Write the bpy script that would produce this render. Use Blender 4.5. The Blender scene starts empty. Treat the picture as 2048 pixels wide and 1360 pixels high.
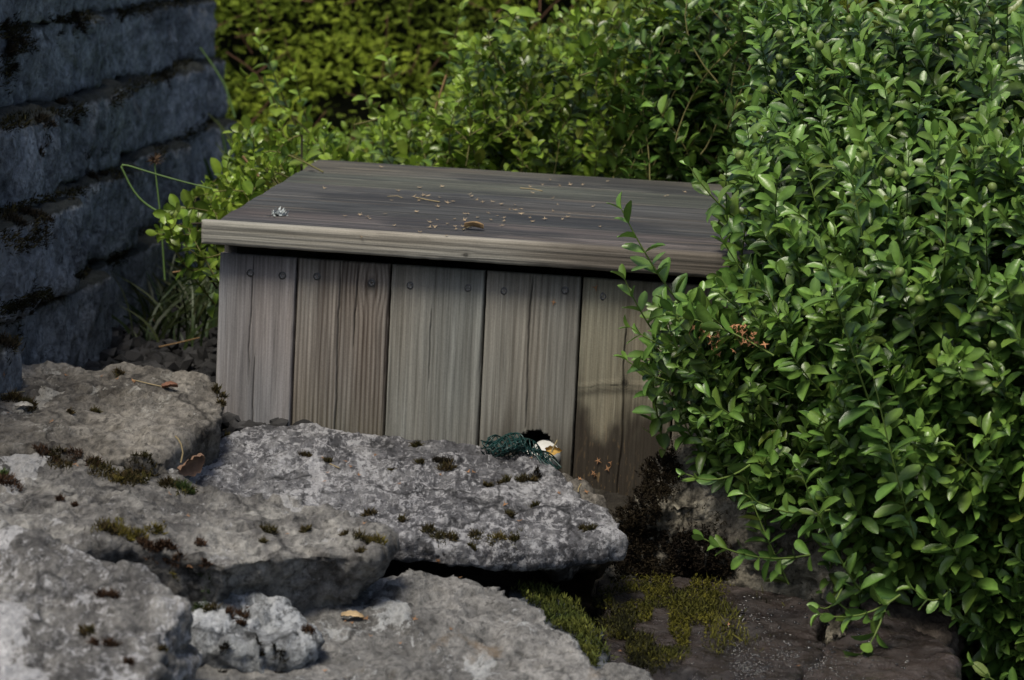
import bpy, bmesh, math, random
import numpy as np
from mathutils import Vector, Matrix
from mathutils.bvhtree import BVHTree
from mathutils.geometry import tessellate_polygon

sc = bpy.context.scene
COL = sc.collection
random.seed(4)
RNG = np.random.default_rng(11)

# ------------------------------------------------------------------ camera
FPX = 6200.0
PITCH, ROLL = 0.1308, 0.0494
CZ = 1.0
c_, s_ = math.cos(PITCH), math.sin(PITCH)
FW = np.array([0, c_, -s_]); R0 = np.array([1., 0, 0]); U0 = np.array([0, s_, c_])
cr, sr = math.cos(ROLL), math.sin(ROLL)
RT = cr * R0 + sr * U0
UP = -sr * R0 + cr * U0
CAM = np.array([0, 0, CZ])
cd = bpy.data.cameras.new('camera')
cam = bpy.data.objects.new('camera', cd); COL.objects.link(cam)
cd.sensor_width = 36.0; cd.lens = FPX / 2048 * 36.0
cd.clip_start = 0.05; cd.clip_end = 500
M = Matrix(((RT[0], UP[0], -FW[0], 0), (RT[1], UP[1], -FW[1], 0), (RT[2], UP[2], -FW[2], CZ), (0, 0, 0, 1)))
cam.matrix_world = M
cd.dof.use_dof = True; cd.dof.focus_distance = 4.5; cd.dof.aperture_fstop = 8.5
sc.camera = cam

# ------------------------------------------------------------------ light
SUN_EL, SUN_AZ = math.radians(62), math.radians(212)     # azimuth measured from +Y, clockwise; behind-left of the camera
w = bpy.data.worlds.new("World"); sc.world = w; w.use_nodes = True
nt = w.node_tree
bg = nt.nodes['Background']
sky = nt.nodes.new('ShaderNodeTexSky'); sky.sky_type = 'NISHITA'; sky.sun_disc = False
sky.sun_elevation = SUN_EL; sky.sun_rotation = SUN_AZ
sky.air_density = 1.0; sky.dust_density = 3.0; sky.ozone_density = 1.0
nt.links.new(sky.outputs[0], bg.inputs[0]); bg.inputs[1].default_value = 0.075
sl = bpy.data.lights.new('sun', 'SUN'); sl.energy = 2.3; sl.angle = math.radians(18); sl.color = (1, .93, .80)
sun = bpy.data.objects.new('sun', sl); COL.objects.link(sun)
sd = Vector((math.sin(SUN_AZ) * math.cos(SUN_EL), math.cos(SUN_AZ) * math.cos(SUN_EL), math.sin(SUN_EL)))
sun.rotation_euler = sd.to_track_quat('Z', 'Y').to_euler()
sun.location = (0, 0, 6)
sc.view_settings.view_transform = 'Standard'; sc.view_settings.look = 'None'
sc.view_settings.exposure = 0.64; sc.view_settings.gamma = 1.0
sc.cycles.max_bounces = 5; sc.cycles.diffuse_bounces = 3; sc.cycles.glossy_bounces = 2; sc.cycles.transmission_bounces = 3

# ------------------------------------------------------------------ helpers
def ray(px, py):
    d = FW * FPX + RT * (px - 1024) - UP * (py - 680)
    return d / d[1]
def pix(px, py, D):                      # point at depth D along world +Y seen at photo pixel
    return CAM + ray(px, py) * D
def vnoise(P, seed=0):                   # smooth value noise in -1..1
    P = np.asarray(P, float); I = np.floor(P).astype(np.int64); f = P - I; f = f * f * (3 - 2 * f)
    def h(dx, dy, dz):
        n = (I[:, 0] + dx) * 73856093 ^ (I[:, 1] + dy) * 19349663 ^ (I[:, 2] + dz) * 83492791 ^ (seed * 2654435761 & 0x7fffffff)
        n = (n ^ (n >> 13)) * 1274126177 & 0x7fffffff
        n = (n ^ (n >> 16)) * 668265263 & 0x7fffffff
        return ((n ^ (n >> 15)) & 0xffffff) / 8388607.5 - 1
    x, y, z = f[:, 0], f[:, 1], f[:, 2]
    a = (h(0,0,0)*(1-x)+h(1,0,0)*x)*(1-y)+(h(0,1,0)*(1-x)+h(1,1,0)*x)*y
    b = (h(0,0,1)*(1-x)+h(1,0,1)*x)*(1-y)+(h(0,1,1)*(1-x)+h(1,1,1)*x)*y
    return a*(1-z)+b*z
def fbm(P, oct=4, seed=0, rough=.5):
    s = 0; a = 1; t = 0; P = np.asarray(P, float)
    for o in range(oct):
        s = s + a * vnoise(P + 17.3 * o, seed + o); t += a; a *= rough; P = P * 2.03
    return s / t
def facet(P, scale, seed=0, slope=.5):
    P = np.asarray(P, float) * scale; I = np.floor(P).astype(np.int64); best = np.full(len(P), 1e9); val = np.zeros(len(P))
    def hh(J, k):
        n = (J[:, 0] * 73856093) ^ (J[:, 1] * 19349663) ^ (J[:, 2] * 83492791) ^ ((seed * 7919 + k * 104729) & 0x7fffffff)
        n = (n ^ (n >> 13)) * 1274126177 & 0x7fffffff; n = (n ^ (n >> 16)) * 668265263 & 0x7fffffff
        return ((n ^ (n >> 15)) & 0xffff) / 65535.
    for dx in (-1, 0, 1):
        for dy in (-1, 0, 1):
            for dz in (-1, 0, 1):
                J = I + np.array([dx, dy, dz]); c = J + np.stack([hh(J, 1), hh(J, 2), hh(J, 3)], -1); df = P - c; d = (df ** 2).sum(1)
                g = np.stack([hh(J, 4), hh(J, 5), hh(J, 6)], -1) * 2 - 1; v = hh(J, 7) - .5 + slope * (df * g).sum(1)
                m = d < best; best[m] = d[m]; val[m] = v[m]
    return val
def p3(u, v, w=0):
    u = np.asarray(u, float)
    return np.stack([u, np.broadcast_to(v, u.shape), np.broadcast_to(w, u.shape)], -1)
def sstep(a, b, x): t = np.clip((x - a) / (b - a), 0, 1); return t * t * (3 - 2 * t)

def mkmesh(name, V, F3=None, F4=None, col=None, smooth=True):
    V = np.asarray(V, np.float32); me = bpy.data.meshes.new(name)
    F3 = np.zeros((0, 3), int) if F3 is None or len(F3) == 0 else np.asarray(F3, int)
    F4 = np.zeros((0, 4), int) if F4 is None or len(F4) == 0 else np.asarray(F4, int)
    me.vertices.add(len(V)); me.vertices.foreach_set('co', V.ravel())
    idx = np.concatenate([F3.ravel(), F4.ravel()]).astype(np.int32)
    me.loops.add(len(idx)); me.loops.foreach_set('vertex_index', idx)
    n = len(F3) + len(F4); me.polygons.add(n)
    st = np.concatenate([np.arange(len(F3)) * 3, len(F3) * 3 + np.arange(len(F4)) * 4]).astype(np.int32)
    tot = np.concatenate([np.full(len(F3), 3), np.full(len(F4), 4)]).astype(np.int32)
    me.polygons.foreach_set('loop_start', st)
    try: me.polygons.foreach_set('loop_total', tot)
    except Exception: pass
    if col is not None:
        at = me.color_attributes.new('Col', 'FLOAT_COLOR', 'POINT')
        c = np.ones((len(V), 4), np.float32); c[:, :col.shape[1]] = col; at.data.foreach_set('color', c.ravel())
    me.update(calc_edges=True)
    me.polygons.foreach_set('use_smooth', np.full(n, smooth))
    me.validate()
    return me
def link(name, me, mat=None, parent=None, origin=(0, 0, 0)):
    """verts of me are in world space: shift them to the origin (things) or to the parent's world origin (parts)"""
    o = bpy.data.objects.new(name, me)
    if parent is None: org = np.array(origin, float); o.location = org
    else:
        org = np.array(parent['_o']); o.parent = parent
    if me is not None:
        n = len(me.vertices); a = np.zeros(n * 3, np.float32); me.vertices.foreach_get('co', a)
        a = (a.reshape(-1, 3) - org).astype(np.float32); me.vertices.foreach_set('co', a.ravel()); me.update()
        if mat: me.materials.append(mat)
    o['_o'] = [float(x) for x in org]
    COL.objects.link(o); return o
def tag(o, label=None, cat=None, group=None, kind=None):
    for k, v in (('label', label), ('category', cat), ('group', group), ('kind', kind)):
        if v: o[k] = v
    return o
def empty(name, loc, *t, **k):
    o = link(name, None, origin=loc); o.empty_display_size = .1; return tag(o, *t, **k)
def base_of(V):
    V = np.asarray(V); return (V[:, 0].mean(), V[:, 1].mean(), V[:, 2].min())

# ---- shader helper
class NT:
    def __init__(s, name):
        s.m = bpy.data.materials.new(name); s.m.use_nodes = True; s.t = s.m.node_tree; s.b = s.t.nodes['Principled BSDF']
        s.out = s.t.nodes['Material Output']
        s.tc = s.t.nodes.new('ShaderNodeTexCoord').outputs['Object']
    def n(s, ty, **k):
        x = s.t.nodes.new(ty)
        for a, v in k.items(): setattr(x, a, v)
        return x
    def l(s, a, b): s.t.links.new(a, b)
    def noise(s, scale, detail=4, rough=.55, dist=0, vec=None, w=0):
        x = s.n('ShaderNodeTexNoise'); x.inputs['Scale'].default_value = scale; x.inputs['Detail'].default_value = detail
        x.inputs['Roughness'].default_value = rough; x.inputs['Distortion'].default_value = dist
        v = vec or s.tc
        if w:
            ad = s.n('ShaderNodeVectorMath', operation='ADD'); ad.inputs[1].default_value = (w, w * 1.7, w * .6); s.l(v, ad.inputs[0]); v = ad.outputs[0]
        s.l(v, x.inputs['Vector']); return x.outputs[0]
    def ramp(s, f, stops, interp='LINEAR'):
        x = s.n('ShaderNodeValToRGB'); x.color_ramp.interpolation = interp; e = x.color_ramp.elements
        while len(e) < len(stops): e.new(.5)
        for i, (p, c) in enumerate(stops):
            e[i].position = p; e[i].color = (*(c if hasattr(c, '__len__') else (c, c, c)), 1)
        s.l(f, x.inputs[0]); return x.outputs[0]
    def mix(s, f, a, b, mode='MIX'):
        x = s.n('ShaderNodeMix', data_type='RGBA', blend_type=mode)
        for v, i in ((f, 0), (a, 6), (b, 7)):
            if hasattr(v, 'is_linked') or hasattr(v, 'links'): s.l(v, x.inputs[i])
            elif i == 0: x.inputs[0].default_value = v
            else: x.inputs[i].default_value = (*v, 1)
        return x.outputs[2]
    def math(s, op, a, b=0., clamp=False):
        x = s.n('ShaderNodeMath', operation=op); x.use_clamp = clamp
        for i, v in enumerate((a, b)):
            if isinstance(v, (int, float)): x.inputs[i].default_value = v
            else: s.l(v, x.inputs[i])
        return x.outputs[0]
    def bump(s, h, strength, dist, prev=None):
        x = s.n('ShaderNodeBump'); x.inputs['Strength'].default_value = strength; x.inputs['Distance'].default_value = dist
        s.l(h, x.inputs['Height'])
        if prev: s.l(prev, x.inputs['Normal'])
        return x.outputs[0]
    def fin(s, col=None, rough=.8, nrm=None, spec=.3):
        if col is not None:
            if isinstance(col, tuple): s.b.inputs['Base Color'].default_value = (*col, 1)
            else: s.l(col, s.b.inputs['Base Color'])
        if isinstance(rough, float): s.b.inputs['Roughness'].default_value = rough
        else: s.l(rough, s.b.inputs['Roughness'])
        if nrm: s.l(nrm, s.b.inputs['Normal'])
        s.b.inputs['Specular IOR Level'].default_value = spec
        return s.m

def stone_mat(name, dark, mid, light, lich=.5, lichcol=(.5, .5, .5), spot=.5, scale=1., rough=.85, ochre=0., off=0., bumpk=1., ls=1., sharp=.045, fmix=.4, yk=(1, .42, 1), ledge=None, crk=.85):
    s = NT(name)
    vm = s.n('ShaderNodeVectorMath', operation='MULTIPLY'); vm.inputs[1].default_value = yk; s.l(s.tc, vm.inputs[0]); s.tc = vm.outputs[0]
    big = s.noise(5 * scale, 6, .6, .6, w=off)
    med = s.noise(24 * scale, 8, .65, .4, w=off + 3)
    fine = s.noise(110 * scale, 6, .7, .2, w=off)
    c = s.ramp(s.math('ADD', s.math('MULTIPLY', big, .5), s.math('MULTIPLY', med, .5)), [(.38, dark), (.49, mid), (.59, light)])
    c = s.mix(.75, c, s.ramp(fine, [(.33, .25), (.5, 1.0), (.66, 1.6)]), 'MULTIPLY')
    lm = s.math('ADD', s.math('MULTIPLY', s.noise(11 * ls, 10, .72, .5, w=off + 9), 1 - fmix), s.math('MULTIPLY', s.noise(110 * ls, 8, .75, .3, w=off + 5), fmix))
    t = .62 - .18 * lich
    lf = s.ramp(lm, [(t, 0.), (t + sharp, 1.)])
    c = s.mix(s.math('MULTIPLY', lf, .85 if lich > 0 else 0.), c, lichcol)
    if crk:
        wv = s.n('ShaderNodeVectorMath', operation='ADD'); nzv = s.n('ShaderNodeTexNoise'); nzv.inputs['Scale'].default_value = 9; nzv.inputs['Detail'].default_value = 5; s.l(s.tc, nzv.inputs['Vector'])
        sv = s.n('ShaderNodeVectorMath', operation='SCALE'); sv.inputs['Scale'].default_value = .22; s.l(nzv.outputs['Color'], sv.inputs[0]); s.l(s.tc, wv.inputs[0]); s.l(sv.outputs[0], wv.inputs[1])
        vo = s.n('ShaderNodeTexVoronoi', feature='DISTANCE_TO_EDGE'); vo.inputs['Scale'].default_value = 4.5; s.l(wv.outputs[0], vo.inputs['Vector'])
        cm = s.math('MULTIPLY', s.ramp(vo.outputs[0], [(0., 1.), (.012, .6), (.03, 0.)]), s.ramp(s.noise(6, 3, .5, w=off + 50), [(.48, 0.), (.56, 1.)]))
        c = s.mix(s.math('MULTIPLY', cm, crk), c, tuple(x * .3 for x in dark))
        pt = s.ramp(s.noise(7.5, 10, .62, .6, w=off + 60), [(.60, 0.), (.615, .75)])
        c = s.mix(pt, c, s.mix(.7, lichcol, s.ramp(fine, [(.3, .4), (.7, 1.5)]), 'MULTIPLY'))
    if ochre:
        of = s.ramp(s.noise(9, 6, .6, .3, w=off + 21), [(.6, 0.), (.7, ochre)])
        c = s.mix(of, c, (.22, .14, .06))
    sp = s.ramp(s.noise(75 * scale, 5, .65, .1, w=off + 31), [(.60, 0.), (.66, spot)])
    c = s.mix(sp, c, tuple(x * .45 for x in dark))
    if ledge:
        gz = s.n('ShaderNodeSeparateXYZ'); s.l(s.n('ShaderNodeNewGeometry').outputs['Normal'], gz.inputs[0])
        lf2 = s.ramp(s.math('ADD', gz.outputs[2], s.math('MULTIPLY', s.noise(20, 5, .7, w=7), .7)), [(.55, 0.), (.95, .95)]); c = s.mix(lf2, c, ledge)
    b = s.bump(med, .9 * bumpk, .018); b = s.bump(fine, 1. * bumpk, .006, b); b = s.bump(lm, .5 * bumpk, .006, b)
    return s.fin(c, rough, b, .25)
def leaf_mat(name, c0, c1, c2, rough=.36, trans=.22, spec=.5, yel=(.16, .17, .03)):
    s = NT(name)
    at = s.n('ShaderNodeVertexColor', layer_name='Col'); sep = s.n('ShaderNodeSeparateColor'); s.l(at.outputs[0], sep.inputs[0])
    c = s.ramp(sep.outputs[0], [(0., c0), (.5, c1), (1., c2)])
    c = s.mix(s.math('MULTIPLY', sep.outputs[2], .3), c, tuple(min(1, x * 1.6 + .02) for x in c2))
    nz = s.noise(140, 3, .6)
    c = s.mix(.4, c, s.ramp(nz, [(.3, .7), (.7, 1.25)]), 'MULTIPLY')
    c = s.mix(s.ramp(sep.outputs[1], [(.3, 0.), (.92, .4), (.975, .5), (.985, .9)]), c, yel)
    s.fin(c, rough, s.bump(nz, .4, .0015), spec)
    tr = s.n('ShaderNodeBsdfTranslucent'); s.l(c, tr.inputs[0])
    mx = s.n('ShaderNodeMixShader'); mx.inputs[0].default_value = trans
    s.l(s.b.outputs[0], mx.inputs[1]); s.l(tr.outputs[0], mx.inputs[2]); s.l(mx.outputs[0], s.out.inputs[0])
    return s.m
def vcol_mat(name, rough=.8, spec=.3, bumpscale=300, bd=.0008, bs=.4, stretch=None):
    s = NT(name); at = s.n('ShaderNodeVertexColor', layer_name='Col')
    if stretch:
        rt = s.n('ShaderNodeVectorRotate', rotation_type='Z_AXIS'); rt.inputs['Angle'].default_value = BA_; s.l(s.tc, rt.inputs['Vector'])
        vm = s.n('ShaderNodeVectorMath', operation='MULTIPLY'); vm.inputs[1].default_value = stretch; s.l(rt.outputs[0], vm.inputs[0])
        nz = s.noise(1., 5, .65, .3, vec=vm.outputs[0]); n2 = s.noise(500, 3, .7)
        c = s.mix(.8, at.outputs[0], s.ramp(nz, [(.3, .6), (.5, 1.), (.7, 1.35)]), 'MULTIPLY'); c = s.mix(.4, c, s.ramp(n2, [(.3, .6), (.7, 1.3)]), 'MULTIPLY')
        return s.fin(c, rough, s.bump(n2, .3, .0003, s.bump(nz, bs, bd)), spec)
    nz = s.noise(bumpscale, 4, .7)
    c = s.mix(.6, at.outputs[0], s.ramp(nz, [(.3, .72), (.7, 1.25)]), 'MULTIPLY')
    return s.fin(c, rough, s.bump(nz, bs, bd), spec)

BA_ = .1687
M_stem = NT('stem_bark').fin((.13, .12, .04), .7)
M_stem_g = NT('green_stem').fin((.10, .15, .03), .6)
M_trunk = NT('dark_bark').fin((.035, .028, .018), .9)

# ------------------------------------------------------------------ tubes / leaves
def tubes(lines, k=5):
    V, F, o = [], [], 0
    for pts, rad in lines:
        pts = np.asarray(pts, float); n = len(pts); rad = np.broadcast_to(rad, (n,))
        t = np.gradient(pts, axis=0); t /= np.linalg.norm(t, axis=1)[:, None] + 1e-12
        ref = np.array([0, 0, 1.]) if abs(t[0, 2]) < .9 else np.array([1., 0, 0])
        a = np.cross(t, ref); a /= np.linalg.norm(a, axis=1)[:, None] + 1e-12; b = np.cross(t, a)
        th = np.arange(k) * 2 * np.pi / k
        ring = pts[:, None] + rad[:, None, None] * (a[:, None] * np.cos(th)[None, :, None] + b[:, None] * np.sin(th)[None, :, None])
        V.append(ring.reshape(-1, 3))
        i = np.arange(n - 1)[:, None] * k; j = np.arange(k)[None]; j2 = (j + 1) % k
        F.append(np.stack([i + j, i + j2, i + k + j2, i + k + j], -1).reshape(-1, 4) + o)
        cap = np.arange(k); 
        o += n * k
    return np.concatenate(V), np.concatenate(F)
LS = np.array([.0, .13, .38, .66, .88, 1.0]); LW = np.array([0, .42, .92, 1., .66, 0])
def leaf_template(ws=LW, cup=.22, curl=.18):
    V = [(0, 0, 0)]
    for s, wd in zip(LS[1:-1], ws[1:-1]):
        for q in (-1, 0, 1): V.append((s, q * wd * .5, -curl * s * s + (cup * wd * .5 if q else 0)))
    V.append((1, 0, -curl)); V = np.array(V)
    F3 = [(0, 2, 1), (0, 3, 2)]; F4 = []
    for r in range(3):
        a = 1 + r * 3; F4 += [(a, a + 1, a + 4, a + 3), (a + 1, a + 2, a + 5, a + 4)]
    F3 += [(10, 11, 13), (11, 12, 13)]
    mid = np.zeros(14); mid[[0, 2, 5, 8, 11, 13]] = 1
    return V, np.array(F3), np.array(F4), mid
def leaves_mesh(name, P, T, N, L, W, tint, cup=.22, curl=.18, ws=LW):
    tv, f3, f4, mid = leaf_template(ws, cup, curl)
    P, T, N = map(np.asarray, (P, T, N)); n = len(P)
    T = T / np.linalg.norm(T, axis=1)[:, None]; B = np.cross(N, T); B /= np.linalg.norm(B, axis=1)[:, None] + 1e-9; N = np.cross(T, B)
    L = np.asarray(L)[:, None, None]; W = np.asarray(W)[:, None, None]
    cv = RNG.normal(1, .6, n)[:, None]
    x, y, z = tv[:, 0][None, :, None], tv[:, 1][None, :, None], (tv[:, 2][None] * cv)[:, :, None]
    V = P[:, None] + T[:, None] * x * L + B[:, None] * y * W + N[:, None] * z * L
    off = (np.arange(n) * 14)[:, None, None]
    F3 = (f3[None] + off).reshape(-1, 3); F4 = (f4[None] + off).reshape(-1, 4)
    col = np.zeros((n, 14, 3)); col[:, :, 0] = np.clip(np.asarray(tint), 0, 1)[:, None]; col[:, :, 1] = RNG.random(n)[:, None]; col[:, :, 2] = mid[None]
    return mkmesh(name, V.reshape(-1, 3), F3, F4, col.reshape(-1, 3))
def nrm(v): v = np.asarray(v, float); return v / (np.linalg.norm(v, axis=-1, keepdims=True) + 1e-12)
class Shoots:
    def __init__(s): s.P, s.T, s.N, s.L, s.W, s.C, s.lines = [], [], [], [], [], [], []
    def add(s, base, tip, bend=(0, 0, 0), gap=.013, L=.03, ar=.5, tint=.4, ang=58, r=.0014, tipboost=.45, start=.0):
        base, tip, bend = np.array(base, float), np.array(tip, float), np.array(bend, float)
        ln = np.linalg.norm(tip - base); n = max(3, int(ln / gap))
        u = np.linspace(start, 1, n); u[1:-1] += RNG.normal(0, .15 / n, n - 2)
        C = lambda q: base + (tip - base) * q[:, None] + bend * (4 * q * (1 - q))[:, None]
        pts = C(u); d = nrm(C(u + .01) - C(u - .01))
        ref = nrm(RNG.normal(0, 1, 3)); a = nrm(np.cross(d, ref)); b = np.cross(d, a)
        k = np.arange(n); fi = (n - 1 - k)
        ph = k * np.pi / 2 + RNG.normal(0, .3, n) + RNG.random() * 6
        young = np.exp(-fi / 2.2)
        for sg in (1, -1):
            rr = sg * (a * np.cos(ph)[:, None] + b * np.sin(ph)[:, None])
            al = np.radians(ang * (1 - .55 * young) + RNG.normal(0, 13, n))
            T = d * np.cos(al)[:, None] + rr * np.sin(al)[:, None]
            N = d * np.sin(al)[:, None] - rr * np.cos(al)[:, None]
            T = nrm(T + RNG.normal(0, .12, (n, 3))); T[:, 2] -= .08
            N = nrm(N + RNG.normal(0, .22, (n, 3)) + np.array([0, -.1, .25]))
            keep = RNG.random(n) > .08
            sz = L * (1 - .42 * young) * RNG.uniform(.72, 1.18, n)
            s.P.append(pts[keep]); s.T.append(T[keep]); s.N.append(N[keep]); s.L.append(sz[keep])
            s.W.append((sz * ar * RNG.uniform(.85, 1.15, n))[keep]); s.C.append((tint + tipboost * young + RNG.normal(0, .1, n))[keep])
        q = np.linspace(0, 1, 7); s.lines.append((C(q), np.linspace(r, r * .45, 7)))
    def build(s, root, mat, stem_mat, flt=None, foliage='foliage', stems='stem', **k):
        P, T, N, L, W, C = (np.concatenate(x) for x in (s.P, s.T, s.N, s.L, s.W, s.C))
        if flt is not None:
            m = flt(P) & flt(P + nrm(T) * L[:, None]); P, T, N, L, W, C = (x[m] for x in (P, T, N, L, W, C))
        f = link(foliage, leaves_mesh(foliage, P, T, N, L, W, C, **k), mat, root)
        V, F = tubes(s.lines, 4); g = link(stems, mkmesh(stems, V, None, F), stem_mat, root)
        print(root.name, 'leaves', len(P)); return f, g

# ------------------------------------------------------------------ ground
def ground_z(x, y):
    back = sstep(4.45, 4.75, y) * (1 - sstep(.45, .7, x) * (1 - sstep(4.9, 5.6, y)))
    left = 1 - sstep(-.1, .45, x)
    low = -1.05 + .13 * left
    return CZ + low * (1 - back) + (-.79) * back + .012 * fbm(p3(x * 6, y * 6), 4, 3)
def build_ground():
    xs = np.concatenate([[-120, -40, -12, -5], np.linspace(-2.2, 2.6, 110), [5, 12, 40, 120]])
    ys = np.concatenate([[-60, -12, 0, 1.5], np.linspace(2.4, 9.5, 150), [12, 30, 80, 200]])
    X, Y = np.meshgrid(xs, ys); x, y = X.ravel(), Y.ravel(); V = np.stack([x, y, ground_z(x, y)], -1)
    nx = len(xs); i = (np.arange(len(ys) - 1)[:, None] * nx + np.arange(nx - 1)[None]).ravel()
    F = np.stack([i, i + 1, i + nx + 1, i + nx], -1)
    s = NT('soil'); n1 = s.noise(30, 8, .65); c = s.ramp(n1, [(.35, (.012, .010, .008)), (.55, (.03, .026, .02)), (.7, (.05, .045, .035))])
    link('ground', mkmesh('ground', V, None, F), s.fin(c, .95, s.bump(n1, 1., .02)))['kind'] = 'structure'
build_ground()

# ------------------------------------------------------------------ stones
STONES = []
def remesh(V, F, vox, smooth=3):
    me = bpy.data.meshes.new('tmp'); me.from_pydata([tuple(v) for v in V], [], F); me.update()
    o = bpy.data.objects.new('tmp', me); COL.objects.link(o)
    m = o.modifiers.new('r', 'REMESH'); m.mode = 'VOXEL'; m.voxel_size = vox
    m2 = o.modifiers.new('s', 'SMOOTH'); m2.factor = .5; m2.iterations = smooth
    dg = bpy.context.evaluated_depsgraph_get(); ev = o.evaluated_get(dg); em = ev.to_mesh()
    n = len(em.vertices); co = np.zeros(n * 3, np.float32); em.vertices.foreach_get('co', co); co = co.reshape(-1, 3).astype(float)
    no = np.zeros(n * 3, np.float32); em.vertices.foreach_get('normal', no); no = no.reshape(-1, 3).astype(float)
    faces = np.array([tuple(p.vertices) for p in em.polygons if len(p.vertices) == 4], int)
    ev.to_mesh_clear(); bpy.data.objects.remove(o); bpy.data.meshes.remove(me)
    return co, no, faces
def prism(top, bot):
    n = len(top); V = np.concatenate([top, bot])
    tris = tessellate_polygon([[Vector(p) for p in top]])
    F = []
    for t in tris:
        a, b, c = t
        if np.cross(top[b] - top[a], top[c] - top[a])[2] < 0: b, c = c, b
        F.append((a, b, c)); F.append((a + n, c + n, b + n))
    ccw = sum(top[i][0] * top[(i + 1) % n][1] - top[(i + 1) % n][0] * top[i][1] for i in range(n)) > 0
    for i in range(n):
        j = (i + 1) % n; f = (i, i + n, j + n, j); F.append(f if ccw else f[::-1])
    return V, F
def stone(poly, thick, mat, label, seed, shrink=.06, vox=.006, low=.010, ridge=.008, fine=.003, jit=.012, strata=.008, smooth=0, fac=1., name='stone_slab', cat='stone', group=None, undercut=(0, 0)):
    P = np.array([pix(*p) for p in poly])
    A = np.c_[P[:, :2], np.ones(len(P))]; cf = np.linalg.lstsq(A, P[:, 2], rcond=None)[0]
    Q = []
    for (px, py, D) in poly:                       # re-project each pixel on the fitted plane
        r = ray(px, py); t = (cf[2] - CZ) / (r[2] - cf[0] * r[0] - cf[1] * r[1]); Q.append(CAM + r * t)
    Q = np.array(Q); R = []
    for i in range(len(Q)):                        # subdivide + jag the outline
        a, b = Q[i], Q[(i + 1) % len(Q)]; k = max(1, int(np.linalg.norm(b - a) / .035))
        for j in range(k): R.append(a + (b - a) * j / k)
    R = np.array(R); cen = R.mean(0)
    R[:, :2] += np.stack([vnoise(R * 22, seed), vnoise(R * 22 + 50, seed)], -1) * jit
    B = cen + (R - cen) * (1 - shrink); B[:, 2] = R[:, 2] * .4 + cen[2] * .6 - thick * (1 + .2 * vnoise(R * 7, seed + 3)); B[:, 0] += undercut[0]; B[:, 1] += undercut[1]
    V, F = prism(R, B); V, N, F = remesh(V, F, vox, smooth)
    so = seed * 13.7
    d = low * .8 * fbm(V * 6 + so, 3, seed) + .007 * fbm(V * 18 + so, 3, seed + 30) + ridge * (1 - 2 * np.abs(fbm(V * 17 + so, 4, seed + 5))) * .8 + fine * fbm(V * 70 + so, 4, seed + 9, .6)
    Wp = V + .02 * np.stack([vnoise(V * 20, seed), vnoise(V * 20 + 9, seed), vnoise(V * 20 + 31, seed)], -1)
    d += fac * (.010 * facet(Wp * [1, .7, 1.6] + so, 9, seed) + .0068 * facet(Wp * [1, .6, 1] + so, 22, seed + 1) + .0026 * facet(V * [1, .7, 1] + so, 60, seed + 2))
    V_ = V * np.array([1, .5, 1]); d += .0045 * fbm(V_ * 48 + so, 3, seed + 44) + .003 * np.abs(fbm(V_ * 90 + so, 2, seed + 45))
    d += strata * fbm(np.stack([V[:, 0] * 4, V[:, 1] * 4, V[:, 2] * 60 + V[:, 0] * 3], -1) + so, 3, seed + 7) * (1 - np.abs(N[:, 2]))
    pit = sstep(.35, .6, fbm(V * 32 + so, 3, seed + 15)); d -= pit * ridge * .8
    V = V + N * d[:, None]
    o = link(name, mkmesh(name, V, None, F), mat, origin=base_of(V)); tag(o, label, cat, group)
    STONES.append((o, V, F)); return o

MS_A = stone_mat('stone_grey_brown', (.05, .045, .04), (.125, .115, .10), (.22, .205, .18), .3, (.34, .33, .30), .6, 1., off=2)
MS_B = stone_mat('stone_pale_lichen', (.05, .05, .054), (.11, .11, .118), (.22, .22, .225), .68, (.46, .46, .475), .8, 1.25, off=5, bumpk=1.2, fmix=.62, sharp=.06)
MS_C = stone_mat('stone_grey', (.05, .048, .047), (.13, .125, .118), (.26, .252, .232), .35, (.38, .38, .38), .6, 1., off=8)
MS_D = stone_mat('stone_grey_mottled', (.065, .063, .062), (.15, .145, .137), (.27, .265, .25), .68, (.46, .46, .47), .7, 1.1, off=12, fmix=.55, sharp=.07)
MS_E = stone_mat('stone_small_grey', (.06, .063, .066), (.15, .158, .165), (.29, .305, .315), .65, (.46, .48, .50), .7, 1.3, off=15)
MS_F = stone_mat('stone_flat_grey', (.065, .063, .06), (.155, .152, .145), (.26, .253, .24), .42, (.38, .39, .39), .6, 1., ochre=.6, off=19)
MS_H = stone_mat('stone_rough_tan', (.07, .062, .05), (.22, .20, .155), (.42, .385, .30), .4, (.50, .46, .37), .8, 1., off=23, bumpk=1.8)
MS_K = stone_mat('stone_brown', (.03, .024, .018), (.07, .055, .042), (.12, .10, .08), 0, (.3, .3, .3), .6, 1., off=27)
def wet_mat(name, off):
    s = NT(name); n1 = s.noise(9, 8, .6, .4, w=off); n2 = s.noise(90, 6, .7, .2, w=off); n3 = s.noise(26, 6, .65, .5, w=off + 4)
    c = s.ramp(n1, [(.35, (.016, .013, .012)), (.55, (.036, .028, .025)), (.7, (.058, .046, .042))])
    c = s.mix(.6, c, s.ramp(n2, [(.3, .5), (.7, 1.4)]), 'MULTIPLY')
    r = s.ramp(n3, [(.40, .6), (.52, .25), (.62, .08)])
    b = s.bump(n3, .9, .010); b = s.bump(n2, .9, .0035, b)
    return s.fin(c, r, b, .5)
MS_I = wet_mat('wet_stone', 1); MS_J = wet_mat('wet_stone_b', 7)
MS_L = stone_mat('stone_damp_blue', (.03, .035, .04), (.06, .068, .075), (.12, .13, .14), .1, (.2, .22, .24), .4, 1., rough=.5, off=31)

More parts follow.
